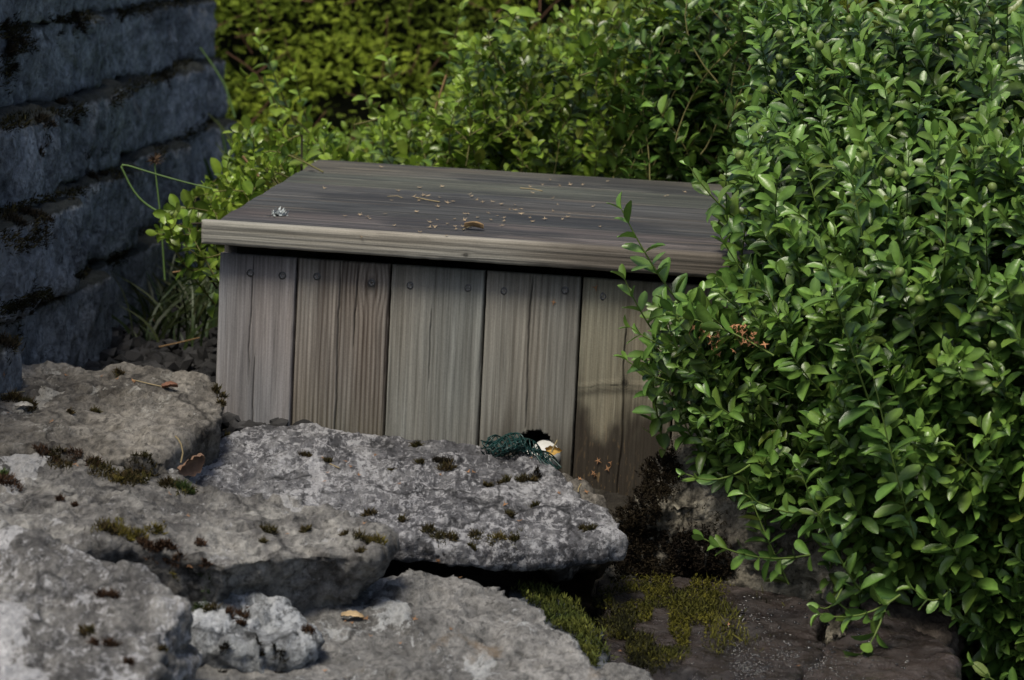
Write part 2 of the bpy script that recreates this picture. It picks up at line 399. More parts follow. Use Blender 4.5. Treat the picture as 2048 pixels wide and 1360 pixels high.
G = 'natural stone slabs of the stepped edging'
SA = stone([(-70,735,4.72),(60,733,4.74),(120,727,4.78),(180,738,4.8),(250,733,4.8),(330,745,4.77),(400,748,4.72),(432,768,4.66),(449,800,4.6),(443,842,4.45),(395,870,4.32),(345,905,4.2),(334,925,4.15),(230,922,4.1),(100,905,4.1),(-70,900,4.05)],
      .10, MS_A, 'brown-grey stone slab with mossy corner touching the box\'s lower left edge', 1, low=.014, group=G)
SB = stone([(360,950,4.25),(400,905,4.42),(450,872,4.55),(500,855,4.64),(560,850,4.68),(660,848,4.69),(760,866,4.67),(860,882,4.64),(960,898,4.6),(1080,925,4.56),(1140,948,4.5),(1150,985,4.4),(1200,1012,4.3),(1236,1040,4.24),(1243,1075,4.13),(1222,1086,4.11),(1120,1092,4.1),(1000,1098,4.1),(860,1092,4.1),(770,1082,4.11),(650,1075,4.14),(500,1060,4.17),(400,1010,4.2)],
      .040, MS_B, 'broad pale lichen-speckled stone slab in front of the wooden box', 2, vox=.0052, low=.006, ridge=.004, shrink=.0, fac=.7, strata=.004, fine=.003, group=G)
SC = stone([(-70,915,4.12),(90,918,4.14),(200,930,4.12),(330,945,4.1),(400,985,4.08),(560,1000,4.05),(690,1035,3.98),(775,1085,3.9),(735,1112,3.84),(600,1112,3.77),(450,1128,3.72),(330,1098,3.7),(150,1085,3.62),(-70,1060,3.57)],
      .115, MS_C, 'thick grey stone slab with dark undercut face and yellow-green moss strip', 3, low=.018, shrink=.09, ridge=.009, group=G, undercut=(-.02, .03))
SD = stone([(-90,1065,3.55),(60,1068,3.55),(180,1110,3.52),(290,1150,3.5),(390,1212,3.45),(384,1222,3.42),(340,1280,3.3),(268,1375,3.12),(200,1480,3.0),(-90,1480,2.95)],
      .13, MS_D, 'large pale mottled stone slab at the bottom left corner of the photo', 4, low=.014, shrink=.02, ridge=.008, group=G)
SE = stone([(385,1225,3.66),(405,1205,3.7),(450,1194,3.72),(540,1196,3.72),(590,1215,3.7),(630,1250,3.64),(632,1285,3.6),(595,1296,3.56),(480,1292,3.53),(385,1282,3.55)],
      .055, MS_E, 'small blue-grey stone resting on the flat slab with a green moss cushion', 5, vox=.005, low=.010, ridge=.008, shrink=.0, fine=.003, smooth=1, fac=1.5, name='small_stone', jit=.008)
SF = stone([(420,1190,3.95),(600,1165,4.0),(740,1153,4.0),(870,1156,4.0),(1000,1173,3.95),(1060,1205,3.88),(1120,1260,3.77),(1180,1330,3.62),(1240,1420,3.45),(1290,1520,3.3),(250,1520,3.2),(330,1340,3.5)],
      .10, MS_F, 'flat light grey stone slab with faint ochre stains beneath the pale slab', 6, low=.010, ridge=.005, shrink=.02, group=G)
SG = stone([(1090,940,4.62),(1160,962,4.6),(1192,1000,4.52),(1205,1032,4.42),(1090,1032,4.4)],
      .10, MS_A, 'small grey stone wedged between the pale slab and the dark-stained plank', 7, vox=.006, name='small_stone')
SH = stone([(1238,1010,4.46),(1275,955,4.5),(1330,905,4.55),(1400,880,4.56),(1520,872,4.56),(1780,900,4.5),(1790,1000,4.3),(1600,1000,4.32),(1400,1000,4.34),(1280,1025,4.38)],
      .24, MS_H, 'rough tan boulder with dark moss below the box\'s lower right corner', 8, low=.03, ridge=.016, fine=.004, shrink=-.06, smooth=2, fac=2., name='boulder', jit=.015)
SI = stone([(1210,1165,4.36),(1325,1152,4.34),(1450,1168,4.32),(1560,1188,4.28),(1640,1210,4.22),(1643,1310,3.98),(1600,1345,3.9),(1580,1440,3.68),(1180,1440,3.66),(1200,1300,3.95)],
      .10, MS_I, 'wet dark brown stone slab with a spread of yellow-green moss', 9, low=.006, ridge=.003, shrink=.0, smooth=1, fac=.4)
SJ = stone([(1660,1296,4.04),(1720,1245,4.14),(1790,1235,4.16),(1900,1290,4.04),(1960,1440,3.68),(1570,1440,3.66),(1605,1345,3.88)],
      .08, MS_J, 'wet dark stone slab under the low boxwood sprigs at the bottom edge', 10, low=.006, ridge=.003, shrink=.0, smooth=1, fac=.4)
SK = stone([(1740,1215,4.28),(1790,1180,4.36),(1860,1185,4.36),(1915,1225,4.3),(1900,1275,4.18),(1780,1275,4.16)],
      .10, MS_K, 'rounded reddish brown rock in the dark gap beneath the big bush', 11, low=.012, name='small_stone')
SL = stone([(1020,1170,4.22),(1100,1180,4.22),(1150,1215,4.12),(1212,1262,3.97),(1232,1330,3.82),(1250,1440,3.6),(1120,1440,3.6),(1085,1300,3.85),(1030,1220,4.05)],
      .12, MS_L, 'damp bluish stone covered with grassy moss beside the flat light grey slab', 12, low=.01, name='small_stone')
SM = stone([(1195,1358,3.74),(1235,1343,3.78),(1275,1352,3.76),(1300,1390,3.7),(1210,1400,3.66)],
      .05, MS_F, 'tiny pale stone cut by the bottom edge beside the mossy damp stone', 13, vox=.005, low=.006, name='small_stone')

# ------------------------------------------------------------------ block wall
M_blk = stone_mat('concrete_block', (.06, .068, .08), (.20, .22, .245), (.37, .395, .43), .45, (.27, .295, .325), .7, .8, off=40, bumpk=1.2, yk=(1, .7, 1), ledge=(.014, .017, .014), crk=0)
wall = empty('block_wall', (-.8, 5.8, CZ - .8), 'dark blue-grey concrete block retaining wall with mossy ledges, left of the box', 'wall')
zj = [-.80, -.63, -.475, -.333, -.195, -.05, .10]
def wallX(i, D): return -.68 - .03 * i + .02 * (D - 7.4)      # i = course from the bottom (0)
joints = {0: [30, 214], 1: [117, 248, 345], 2: [75, 203, 366], 3: [-20, 190, 303], 4: [100, 250], 5: [60, 220]}
WALLV = []
for i in range(6):
    ds = []
    for px in joints[i]:
        k = (px - 1024) / FPX; D = (-.68 - .03 * i - .148) / (k - .02); ds.append(D)
    e0 = ds[0] - .85; ends = [e0 - .85, e0] if e0 > 3.9 else [e0]
    ds = [3.7] + [e for e in ends if e > 3.9] + ds
    end = 7.45
    while end - ds[-1] > 1.2: ds.append(ds[-1] + .85)
    ds.append(end)
    for j in range(len(ds) - 1):
        a, b = ds[j] + .005, ds[j + 1] - .006
        if b - a < .08: continue
        z0, z1 = CZ + zj[i] - .003, CZ + zj[i + 1] - .001
        jx = random.uniform(-.012, .012); ch = .024
        x0 = wallX(i, a) + jx - .046 + random.uniform(-.008, .004); x1 = wallX(i, b) + jx + .016 + random.uniform(-.004, .008)
        top = np.array([(x0 - .26, a, z1), (x0 - ch, a, z1), (x0, a + ch * 1.4, z1), (x1, b - .03, z1), (x1 - .03, b, z1), (x1 - .26, b, z1)])
        bot = top.copy(); bot[:, 2] = z0
        V, F = prism(top, bot); V, N, F = remesh(V, F, .011, 1)
        sd_ = 100 + i * 10 + j
        d = .014 * fbm(V * 9 + sd_, 3, sd_) + .008 * fbm(V * 30, 4, sd_ + 1, .6) + .006 * facet(V * [1, .7, 1], 9, sd_) + .004 * facet(V, 28, sd_ + 1) - .006 * sstep(.3, .6, fbm(V * 40, 2, sd_ + 2))
        V = V + N * d[:, None]
        o = link('block', mkmesh('block', V, None, F), M_blk, wall); STONES.append((wall, V, F))

# ------------------------------------------------------------------ wooden box
BX, BD, BZ, BA = -.4807, 4.7645, CZ - .5128, .1687
UX = np.array([math.cos(BA), -math.sin(BA), 0]); UY = np.array([math.sin(BA), math.cos(BA), 0]); UZ = np.array([0, 0, 1.])
BO = np.array([BX, BD, BZ]) + UX * .148
def bw(x, y, z): return BO + UX * x + UY * y + UZ * z
box = empty('wooden_box', tuple(bw(.38, .33, -.40)), 'weathered grey plank box with overhanging dark lid, standing behind the stones', 'wooden box')
M_wood = vcol_mat('weathered_wood', .82, .25, 350, .0009, .6, stretch=(420, 420, 9))
M_lidw = vcol_mat('dark_lid_wood', .6, .35, 300, .0009, .6, stretch=(8, 260, 260))
M_trimw = vcol_mat('trim_wood', .8, .3, 300, .0008, .5, stretch=(9, 300, 420))
def board(name, org, U, V_, N_, W, L, T, light, dark, period, seed, parent, mat, contrast=1., nu=None, nv=None, r=.004, cracks=(), knots=(), stain_tone=None, hole=None, disp=.0006, streak=1., cup=0., gcol=None):
    nu = nu or int(W / .0011); nv = nv or int(L / .006)
    us = np.unique(np.concatenate([np.linspace(0, W, nu), [r * .1, r * .35, r * .7, W - r * .1, W - r * .35, W - r * .7]]))
    vs = np.unique(np.concatenate([np.linspace(0, L, nv), [.001, .003, L - .001, L - .003]]))
    if hole is not None: vs = np.unique(np.concatenate([vs, np.linspace(max(0, hole[1] - .06), L, 90)]))
    uu, vv = np.meshgrid(us, vs); u, v = uu.ravel(), vv.ravel()
    uw = u.copy()
    for (uk, vk, rk) in knots:
        g = np.exp(-((u - uk) / (2.2 * rk)) ** 2 - ((v - vk) / (3.5 * rk)) ** 2); uw = uw - (u - uk) * g * .75
    warp = fbm(p3(uw * 9, v * 1.3, seed), 3, seed) * .5 + fbm(p3(uw * 30, v * 5, seed), 2, seed + 4) * .10
    per = period * (1 + .3 * vnoise(p3(u * 14, 0, seed), seed))
    g = .5 + .5 * np.sin(2 * np.pi * (uw / period + warp * 2.2)); g = g ** 1.6
    fs = fbm(p3(u * 420, v * 7, seed), 3, seed + 1, .6) * streak; bs = fbm(p3(u * 16, v * 2.4, seed), 4, seed + 2); ms = fbm(p3(u * 90, v * 3, seed), 3, seed + 8)
    k = np.clip(.25 + contrast * (.5 * g) + .50 * fs + .5 * ms, 0, 1.15)[:, None]
    light, dark = np.array(light), np.array(dark)
    c = light * (1 - k) + dark * k; c = c * (1 + .38 * bs[:, None])
    c *= (1 + np.array([.10, 0, -.08]) * fbm(p3(u * 12, v * 3, seed + 9), 3, seed + 3)[:, None])
    h = -disp * g - disp * .8 * fs
    for (uk, vk, rk) in knots:
        rr = np.sqrt(((u - uk)) ** 2 + ((v - vk) * .8) ** 2); kk = (1 - sstep(rk * .5, rk * 1.1, rr))[:, None]
        c = c * (1 - kk * .65); c = c * (1 - .35 * (np.sin(rr / rk * 14) > .5)[:, None] * (1 - sstep(rk, rk * 2.2, rr))[:, None])
    for (u0, v0, v1, wd) in cracks:
        uc = u0 + .004 * fbm(p3(v * 9, seed, u0 * 99), 3, seed) + .0012 * fbm(p3(v * 60, seed, u0 * 9), 2, seed)
        q = (v > v0) & (v < v1); tp = np.clip(np.minimum(v - v0, v1 - v) / .03, 0, 1)
        m = np.exp(-((u - uc) / (wd * (.3 + .7 * tp))) ** 2) * q; c = c * (1 - .85 * m[:, None]); h -= .004 * m
    if stain_tone is not None: c = stain_tone(u, v, c)
    e = np.minimum(np.minimum(u, W - u), np.minimum(v, L - v)); e = np.clip(e + .0006 * vnoise(p3(u * 60, v * 60), seed), 0, r)
    h -= r - np.sqrt(np.maximum(r * r - (r - e) ** 2, 0))
    h -= cup * ((u / W - .5) * 2) ** 2
    F_ = []; nx = len(us)
    i = (np.arange(len(vs) - 1)[:, None] * nx + np.arange(nx - 1)[None]).ravel(); F = np.stack([i, i + 1, i + nx + 1, i + nx], -1)
    if hole is not None:
        uc, vc, rh, vb = hole; cu, cv = u[F].mean(1), v[F].mean(1)
        th = np.arctan2(cv - vc, cu - uc); rr = rh * (1 + .05 * vnoise(p3(th * 9, 0), 5) + .04 * vnoise(p3(th * 25, 3), 6))
        inside = ((cu - uc) ** 2 + (cv - vc) ** 2 < rr ** 2) | ((np.abs(cu - uc) < rh) & (cv > vc) & (cv < vb))
        F = F[~inside]
    P = org + np.outer(u, U) + np.outer(v, V_) + np.outer(h, N_); Bk = org + np.outer(np.clip(u, .001, W - .001), U) + np.outer(np.clip(v, .001, L - .001), V_) - np.array(N_) * T
    flip = np.dot(np.cross(U, V_), N_) < 0
    if flip: F = F[:, ::-1]
    n = len(P); E = np.concatenate([F[:, [0, 1]], F[:, [1, 2]], F[:, [2, 3]], F[:, [3, 0]]])
    key = E[:, 0] * n + E[:, 1]; rk_ = E[:, 1] * n + E[:, 0]; bd = E[~np.isin(key, rk_)]
    side = np.stack([bd[:, 1], bd[:, 0], bd[:, 0] + n, bd[:, 1] + n], -1)
    FF = np.concatenate([F, F[:, ::-1] + n, side])
    endc = np.concatenate([c, c * .8]); VV = np.concatenate([P, Bk])
    used = np.unique(FF); mp = np.full(2 * n, -1); mp[used] = np.arange(len(used))
    o = link(name, mkmesh(name, VV[used], None, mp[FF], np.clip(endc[used], 0, 1)), mat, parent)
    STONES.append((box, VV[used], mp[FF])); return o

w_ = .148; T_ = .022
def topdark(u, v, c): return c * (1 - .3 * (1 - sstep(.0, .03, v + .006 * fbm(p3(u * 60, v * 3), 2, 4))))[:, None]  # darkens the colour towards the plank's top edge
def st_green(u, v, c):
    c = topdark(u, v, c); m = sstep(.15, .33, v + .06 * fbm(p3(u * 14, v * 6), 3, 71))[:, None] * .45
    return c * (1 - m) + np.array([.085, .085, .045]) * m
def st4(u, v, c):
    c = topdark(u, v, c); m = (sstep(.16, .30, v + .6 * (u - .12) + .08 * fbm(p3(u * 25, v * 5), 3, 72)) * .85)[:, None]
    return c * (1 - m) + np.array([.045, .038, .026]) * m
def st5(u, v, c):
    c = topdark(u, v, c)
    m = (sstep(.165, .235, v - .35 * np.maximum(0, u - .08) + .10 * fbm(p3(u * 24, v * 10), 4, 73)) * .93)[:, None]
    d = c * (1 - m) + np.array([.024, .018, .013]) * m
    sp = (sstep(.30, .45, fbm(p3(u * 420, v * 110), 3, 74)) * np.exp(-((u - .05) / .035) ** 2 - ((v - .30) / .06) ** 2) * .7)[:, None]
    d = d * (1 - sp) + np.array([.20, .13, .06]) * sp
    uu = v - .157 - .16 * np.abs(u - .072) - .003 * fbm(p3(u * 60, v * 60), 3, 79)
    kn = (np.exp(-(uu / .0012) ** 2) * (.35 + .5 * sstep(-.2, .3, vnoise(p3(u * 90, v * 20), 6))))[:, None]; kb = (np.exp(-((uu - .010) / .006) ** 2) * .45 + .25 * np.exp(-((uu + .001) / .012) ** 2) * np.abs(np.sin(uu * 1400)))[:, None]
    lt = (np.exp(-((uu + .006) / .004) ** 2) * .3)[:, None]
    return np.clip(d * (1 - kn) * (1 - kb) * (1 + lt), 0, 1)
planks = [
 dict(x=-.124, W=.1205, light=(.26, .245, .24), dark=(.13, .12, .115), period=.016, contrast=.45, cracks=[(.052, .0, .20, .0009), (.060, .16, .40, .0008)]),
 dict(x=.0, W=.1445, light=(.25, .225, .195), dark=(.085, .070, .058), period=.0068, contrast=1.15, cracks=[(.068, .0, .40, .0013), (.092, .0, .13, .0010)], knots=[(.117, .033, .010)], stain_tone=st_green),
 dict(x=.148, W=.1445, light=(.24, .23, .20), dark=(.115, .108, .09), period=.013, contrast=.6, cracks=[(.064, .06, .19, .0008)]),
 dict(x=.296, W=.1445, light=(.23, .22, .19), dark=(.11, .10, .082), period=.0105, contrast=.6, cracks=[(.069, .0, .24, .0012)], stain_tone=st4, hole=(.087, .270, .031, .335)),
 dict(x=.444, W=.1445, light=(.235, .222, .165), dark=(.13, .115, .08), nv=290, period=.012, contrast=.5, cracks=[(.071, .06, .40, .0012)], knots=[(.072, .156, .006)], stain_tone=st5),
 dict(x=.592, W=.1445, light=(.21, .19, .14), dark=(.12, .10, .07), period=.011, contrast=.5, cracks=[(.08, .0, .4, .001)], stain_tone=st4)]
for i, p in enumerate(planks):
    x = p.pop('x'); W = p.pop('W'); kw = dict(stain_tone=topdark); kw.update(p)
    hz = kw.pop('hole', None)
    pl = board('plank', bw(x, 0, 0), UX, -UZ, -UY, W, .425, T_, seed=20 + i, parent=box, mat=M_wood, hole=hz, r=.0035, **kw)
    planks[i]['o'] = pl; planks[i]['x0'] = x
# side and back boards, coloured dark for the shade in the lid gap
for k in range(3):
    z = -.03 - k * .135
    for nm, org, U, V_, N_, L in (('side_board', bw(-.123, .0225, z), -UZ, UY, -UX, .58), ('side_board', bw(.737, .0225, z), -UZ, UY, UX, .58), ('back_board', bw(-.122, .607, z + .02), -UZ, UX, UY, .858)):
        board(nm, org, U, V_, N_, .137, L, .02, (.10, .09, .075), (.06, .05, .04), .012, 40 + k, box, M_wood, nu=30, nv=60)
for x0 in (-.123, .737):  # wedges added to block light through the gap under the lid
    q = [(.0225, -.025), (.0225, .012), (.60, .056), (.60, -.025)]
    V = np.array([bw(x0 + dx, y, z) for dx in (0, .02) for y, z in q]); F = [(0, 1, 2, 3), (7, 6, 5, 4)] + [(i, i + 4, (i + 1) % 4 + 4, (i + 1) % 4) for i in range(4)]
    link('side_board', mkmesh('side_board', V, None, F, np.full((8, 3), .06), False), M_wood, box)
# lid
TL = .0789; ct, st = math.cos(TL), math.sin(TL); LY = UY * ct + UZ * st; LZ = -UY * st + UZ * ct
zb, th, of, ol = .0171, .0371, .034, .0226
xl = -.124 - ol; LO = bw(xl, -of * ct, zb - of * st)
LIDL = .935
lid = link('lid', None, parent=box); lid['_o'] = box['_o']
def st_trim(u, v, c):   # u across (0 top edge), v along
    m = (sstep(.42, .66, v + .06 * fbm(p3(v * 5, u * 60), 3, 75)) * .75)[:, None]
    c = c * (1 - m) + np.array([.075, .062, .05]) * m
    return c
board('front_trim', LO + LZ * th, -LZ, UX, -LY, th, LIDL, .022, (.275, .268, .235), (.15, .142, .118), .0088, 50, lid, M_trimw, nu=60, nv=400, r=.007, stain_tone=st_trim, cracks=(), knots=[(.026, .415, .004)], disp=.0004, contrast=.4)
def st_lid(seed, yoff):
    def f(u, v, c):
        m = (sstep(-.05, .3, fbm(p3(v * 6, (u + yoff) * 14, seed * .0), 4, 76)) * .7)[:, None]
        c = c * (1 - m) + np.array([.022, .023, .024]) * m
        wet = np.exp(-((v - .52) / .13) ** 2 - ((u + yoff - .20) / .06) ** 2)
        w2 = (wet * sstep(-.2, .3, fbm(p3(v * 12, (u + yoff) * 40), 3, 77)) * .75)[:, None]
        c = c * (1 - w2) + np.array([.022, .024, .026]) * w2
        br = (sstep(.25, .6, fbm(p3(v * 4, (u + yoff) * 60), 3, 78)) * .35)[:, None]
        return c * (1 - br) + np.array([.13, .105, .08]) * br
    return f
nb = 5; bwid = (.684 - .0235) / nb
for k in range(nb):
    yo = .0235 + k * bwid
    board('lid_board', LO + UX * .0225 + LY * yo + LZ * (th + .001), LY, UX, LZ, bwid - .0036, LIDL - .0225 - random.uniform(0, .003), .024, tuple(q * random.uniform(.8, 1.15) for q in (.090, .088, .080)), (.022, .023, .0215), .011, 60 + k, lid, M_lidw,
          nu=90, nv=300, r=.002, stain_tone=st_lid(k, yo), cracks=[(random.uniform(.02, .11), random.uniform(0, .2), random.uniform(.4, .9), .0011) for _ in range(2)], cup=.0022, disp=.0007)

# ------------------------------------------------------------------ ray casting on what has been built
def world_bvh():
    Vs, Fs, own, o = [], [], [], 0
    for ob, V, F in STONES:
        Vs.append(V); Fs.append(F + o); own += [ob] * len(F); o += len(V)
    V = np.concatenate(Vs); F = np.concatenate(Fs)
    return BVHTree.FromPolygons(V.tolist(), F.tolist()), own
BV, OWN = world_bvh()
def cast(px, py):
    d = Vector(ray(px, py)).normalized(); h = BV.ray_cast(Vector(CAM), d, 40)
    if h[0] is None: return None
    n = np.array(h[1]); 
    if np.dot(n, d) > 0: n = -n
    return np.array(h[0]), n, OWN[h[2]]

# screws
def screw(px, py, i, r=.0043):
    h = cast(px, py)
    if not h: return
    p, n, _ = h; n = -UY; pl = planks[i]['o']
    K = 14; V, F3, F4, C = [], [], [], []
    a, b = UX, UZ
    prof = [(0, -.0012, .012), (.35, -.0012, .02), (.5, .0004, .17), (.8, .0005, .15), (.95, .0001, .05), (1.15, -.0002, .015), (1.45, -.0006, .03)]
    th0 = random.random() * 3; V.append(p + n * -.0009); C.append((.02, .02, .02))
    for (rr, hh, cc) in prof[1:]:
        for k in range(K):
            t = th0 + k * 2 * math.pi / K; cross = (k % 3 == 0) and rr < .9
            V.append(p + (a * math.cos(t) + b * math.sin(t)) * r * rr * (1 + random.uniform(-.06, .06)) + n * (hh + .0008 - (.0016 if cross else 0)))
            C.append(tuple([(.03 if cross else cc) * random.uniform(.35, 1.8)] * 3))
    for k in range(K): F3.append((0, 1 + k, 1 + (k + 1) % K))
    for q in range(len(prof) - 2):
        for k in range(K):
            A = 1 + q * K + k; B = 1 + q * K + (k + 1) % K; F4.append((A, A + K, B + K, B))
    me = mkmesh('screw', np.array(V), F3, F4, np.array(C)); link('screw', me, M_screw, pl)
M_screw = vcol_mat('screw_metal', .45, .6, 900, .0002, .4)
for (px, py, i) in ((501,546,0),(565,551,0),(634,553,1),(743,566,1),(820,571,2),(936,576,2),(1008,582,3),(1130,581,3),(1206,593,4),(1322,600,4)): screw(px, py, i)

# ------------------------------------------------------------------ moss
def blades(pos, nor, ln, wd, col, spread=.8, colvar=.35):
    n = len(pos); d = nrm(nor + RNG.normal(0, spread, (n, 3)) * .6); d[:, 2] += .1
    a = nrm(np.cross(d, RNG.normal(0, 1, (n, 3)))); L = (ln * RNG.uniform(.5, 1.3, n))[:, None]; W = wd * RNG.uniform(.6, 1.4, n)[:, None]
    bnd = nrm(RNG.normal(0, 1, (n, 3))) * L * .25
    V = np.stack([pos - a * W, pos + a * W, pos + d * L * .55 + bnd + a * W * .7, pos + d * L * .55 + bnd - a * W * .7, pos + d * L + bnd * 1.6], 1).reshape(-1, 3)
    o = (np.arange(n) * 5)[:, None]
    F4 = np.array([[0, 1, 2, 3]]) + o; F3 = np.array([[3, 2, 4]]) + o
    c = np.asarray(col)[None] * (1 + colvar * RNG.normal(0, 1, (n, 1))) if np.ndim(col) == 1 else np.asarray(col) * (1 + colvar * RNG.normal(0, 1, (n, 1)))
    c = np.repeat(np.clip(c, 0.002, 1), 5, 0).reshape(n, 5, 3); c[:, :2] *= .6; c[:, 4] *= 1.35
    return V, F3, F4, c.reshape(-1, 3)
M_moss = vcol_mat('moss', .9, .15, 500, .0005, .1)
OLIVE, YEL, BRN, DRK, GRN = (.045, .042, .012), (.12, .105, .018), (.05, .028, .016), (.016, .013, .008), (.05, .085, .02)
def tuft(px, py, wpx, kind='O'):
    h = cast(px, py)
    if not h: return
    p, n, own = h
    R = wpx / 2 / FPX * p[1]; n = nrm(n * .6 + np.array([0, 0, .5]))
    k = int(min(1500, 90 + 900000 * R * R)); cols = {'O': OLIVE, 'Y': YEL, 'B': BRN, 'D': DRK, 'G': GRN}
    a = nrm(np.cross(n, [0, 1, .1])); b = np.cross(n, a)
    th = RNG.random(k) * 6.283; rr = np.sqrt(RNG.random(k)) * R * (1 + .35 * vnoise(p3(th * 1.3, wpx, px), 3)); bb = .75
    off = a * (np.cos(th) * rr)[:, None] + b * (np.sin(th) * rr * bb)[:, None]
    hh = min(R * .45, .010) * np.sqrt(np.clip(1 - (rr / R / 1.3) ** 2, 0, 1))
    pos = []; keep = []
    for i in range(k):                      # sit every blade on the stone's own surface
        q = p + off[i]; g = BV.ray_cast(Vector(q + np.array([0, 0, .04])), Vector((0, 0, -1)), .09)
        if g[0] is None: g = (Vector(q),)
        pos.append(np.array(g[0]))
    pos = np.array(pos) + n * (hh * RNG.random(k))[:, None]
    c1 = np.array(cols[kind]); c2 = np.array(BRN if kind in 'OYB' else DRK); mixv = np.clip(.35 + .5 * fbm(pos * 120, 2, 8), 0, 1)[:, None]
    V, F3, F4, C = blades(pos, nrm(n + off / R * .5), min(.009, .004 + R * .25), .0007, c1 * (1 - mixv) + c2 * mixv)
    link('moss_tuft', mkmesh('moss_tuft', V, F3, F4, C, False), M_moss, own)
for t in [(30,800,48,'O'),(55,812,40,'O'),(240,747,22),(435,790,34,'O'),(445,810,24,'O'),(140,826,14),(190,823,18),(85,905,30,'B'),(115,908,40,'O'),(150,915,34,'B'),(190,925,30,'B'),
          (270,930,40,'O'),(300,930,34,'O'),(255,956,48,'O'),(235,962,24,'Y'),(340,972,46,'O'),(365,980,40,'G'),(15,968,44,'B'),(5,950,26,'G'),(120,1000,16,'B'),(150,1012,12,'B'),
          (215,1063,44,'O'),(245,1070,44,'Y'),(275,1072,34,'Y'),(310,1060,32,'Y'),(290,1095,34,'B'),(310,1115,34,'B'),(335,1135,44,'B'),(320,1150,34,'B'),(355,1125,30,'B'),(400,1090,20,'B'),(412,1130,15,'B'),(538,1064,32),(527,1086,14),(613,1061,22),(725,1078,36,'O'),(752,1084,32,'Y'),(740,1030,26),(690,1070,14),(720,1106,16),
          (833,893,22),(875,924,22,'D'),(893,926,24,'D'),(893,942,32,'O'),(1010,966,26),(975,973,15),(1045,962,28,'O'),(1066,962,18,'O'),(1073,950,18,'D'),(858,1062,28),(878,1075,24),(902,1078,28),(950,1070,20),(998,1077,27,'Y'),(1028,1080,20),(943,1096,14),(1020,1032,21),(805,1042,18),(1180,1060,22),(1165,1058,12),(612,912,22),(655,925,18),(785,938,12),(840,925,16),(1070,1012,14),
          (205,1190,22,'B'),(225,1193,22,'B'),(175,1268,36,'O'),(195,1285,34,'B'),(220,1293,30,'B'),(325,1300,18,'O'),(258,1325,18,'B'),
          (405,1212,40,'G'),(425,1220,30,'O'),(460,1228,26,'B'),(485,1234,26,'B'),(483,1250,20,'B'),(617,1262,26,'B'),(520,1310,18,'D'),(450,1320,20,'D'),(560,1325,30,'D'),
          (30,78,40,'D'),(10,95,50,'D'),(20,130,40,'D'),(150,50,44,'D'),(110,60,30,'D'),(90,245,40,'D'),(120,235,34,'D'),(150,245,20,'D'),(80,250,20,'D'),(60,430,40,'D'),(90,440,34,'D'),(30,445,40,'D'),(180,352,34,'D'),(205,350,22,'D'),(15,650,50,'D'),(10,690,50,'D'),(60,600,34,'D'),(330,155,24,'D'),(240,30,20,'D')]:
    tuft(*t)
def inpoly(x, y, poly):
    c = False; j = len(poly) - 1
    for i in range(len(poly)):
        xi, yi = poly[i]; xj, yj = poly[j]
        if (yi > y) != (yj > y) and x < (xj - xi) * (y - yi) / (yj - yi) + xi: c = not c
        j = i
    return c
def sample(poly, n):
    xs = [p[0] for p in poly]; ys = [p[1] for p in poly]; out = []
    while len(out) < n:
        x, y = random.uniform(min(xs), max(xs)), random.uniform(min(ys), max(ys))
        if inpoly(x, y, poly): out.append((x, y))
    return out
def patch(poly, n, ln, wd, c1, c2, owner, name='moss_patch', spread=.8, thin=-1, lift=.012, up=.4, jag=18):
    pos, nor = [], []
    for (x, y) in sample(poly, n):
        x += random.gauss(0, jag); y += random.gauss(0, jag * .7)
        if vnoise(np.array([[x / 40, y / 30, 1]]), 9)[0] < thin: continue
        h = cast(x, y)
        if h and h[2] is owner: pos.append(h[0]); nor.append(h[1])
    if not pos: print('no patch hits', name); return
    pos = np.array(pos); nor = np.array(nor); m = np.clip(.5 + .8 * fbm(pos * 28, 3, 14), 0, 1)[:, None]
    pos = pos + nor * (lift * RNG.random(len(pos)) * (.4 + .6 * m[:, 0]))[:, None]
    V, F3, F4, C = blades(pos, nrm(nor + np.array([0, -.1, up])), ln, wd, np.array(c1) * (1 - m) + np.array(c2) * m, spread)
    return link(name, mkmesh(name, V, F3, F4, C, False), M_moss, owner)
patch([(1325,1155),(1420,1165),(1450,1200),(1415,1260),(1380,1300),(1300,1330),(1215,1300),(1210,1200),(1250,1175)], 16000, .0038, .0009, (.022, .026, .006), (.11, .10, .012), SI, thin=-.3, jag=16, up=.1, spread=1.4, lift=.010)
patch([(1400,1170),(1480,1190),(1500,1270),(1420,1330),(1350,1350),(1300,1330)], 1500, .010, .0008, (.04, .045, .01), (.13, .12, .02), SI, thin=.15, jag=30)
patch([(1210,1180),(1300,1290),(1330,1390),(1230,1380),(1200,1250)], 3000, .009, .0008, (.012, .012, .005), (.03, .03, .01), SI, thin=-.4)
patch([(1035,1170),(1110,1170),(1160,1215),(1215,1330),(1230,1400),(1150,1400),(1090,1270)], 11000, .0065, .0009, (.03, .05, .013), (.11, .115, .022), SL, thin=-.7, up=.7)
patch([(1235,1000),(1290,940),(1335,875),(1360,960),(1310,1020),(1330,1100),(1320,1170),(1235,1160)], 16000, .0045, .0010, (.010, .007, .004), (.026, .019, .009), SH, thin=-.55, lift=.016, jag=10, spread=1.3)
patch([(1350,1075),(1400,1060),(1445,1090),(1460,1160),(1330,1165)], 8000, .0045, .0010, (.009, .006, .004), (.020, .014, .007), SH, thin=-.8, lift=.016, jag=10, spread=1.3)
patch([(1340,1050),(1560,900),(1650,980),(1500,1040),(1380,1080)], 900, .008, .0008, (.02, .018, .01), (.05, .04, .02), SH, thin=.1)

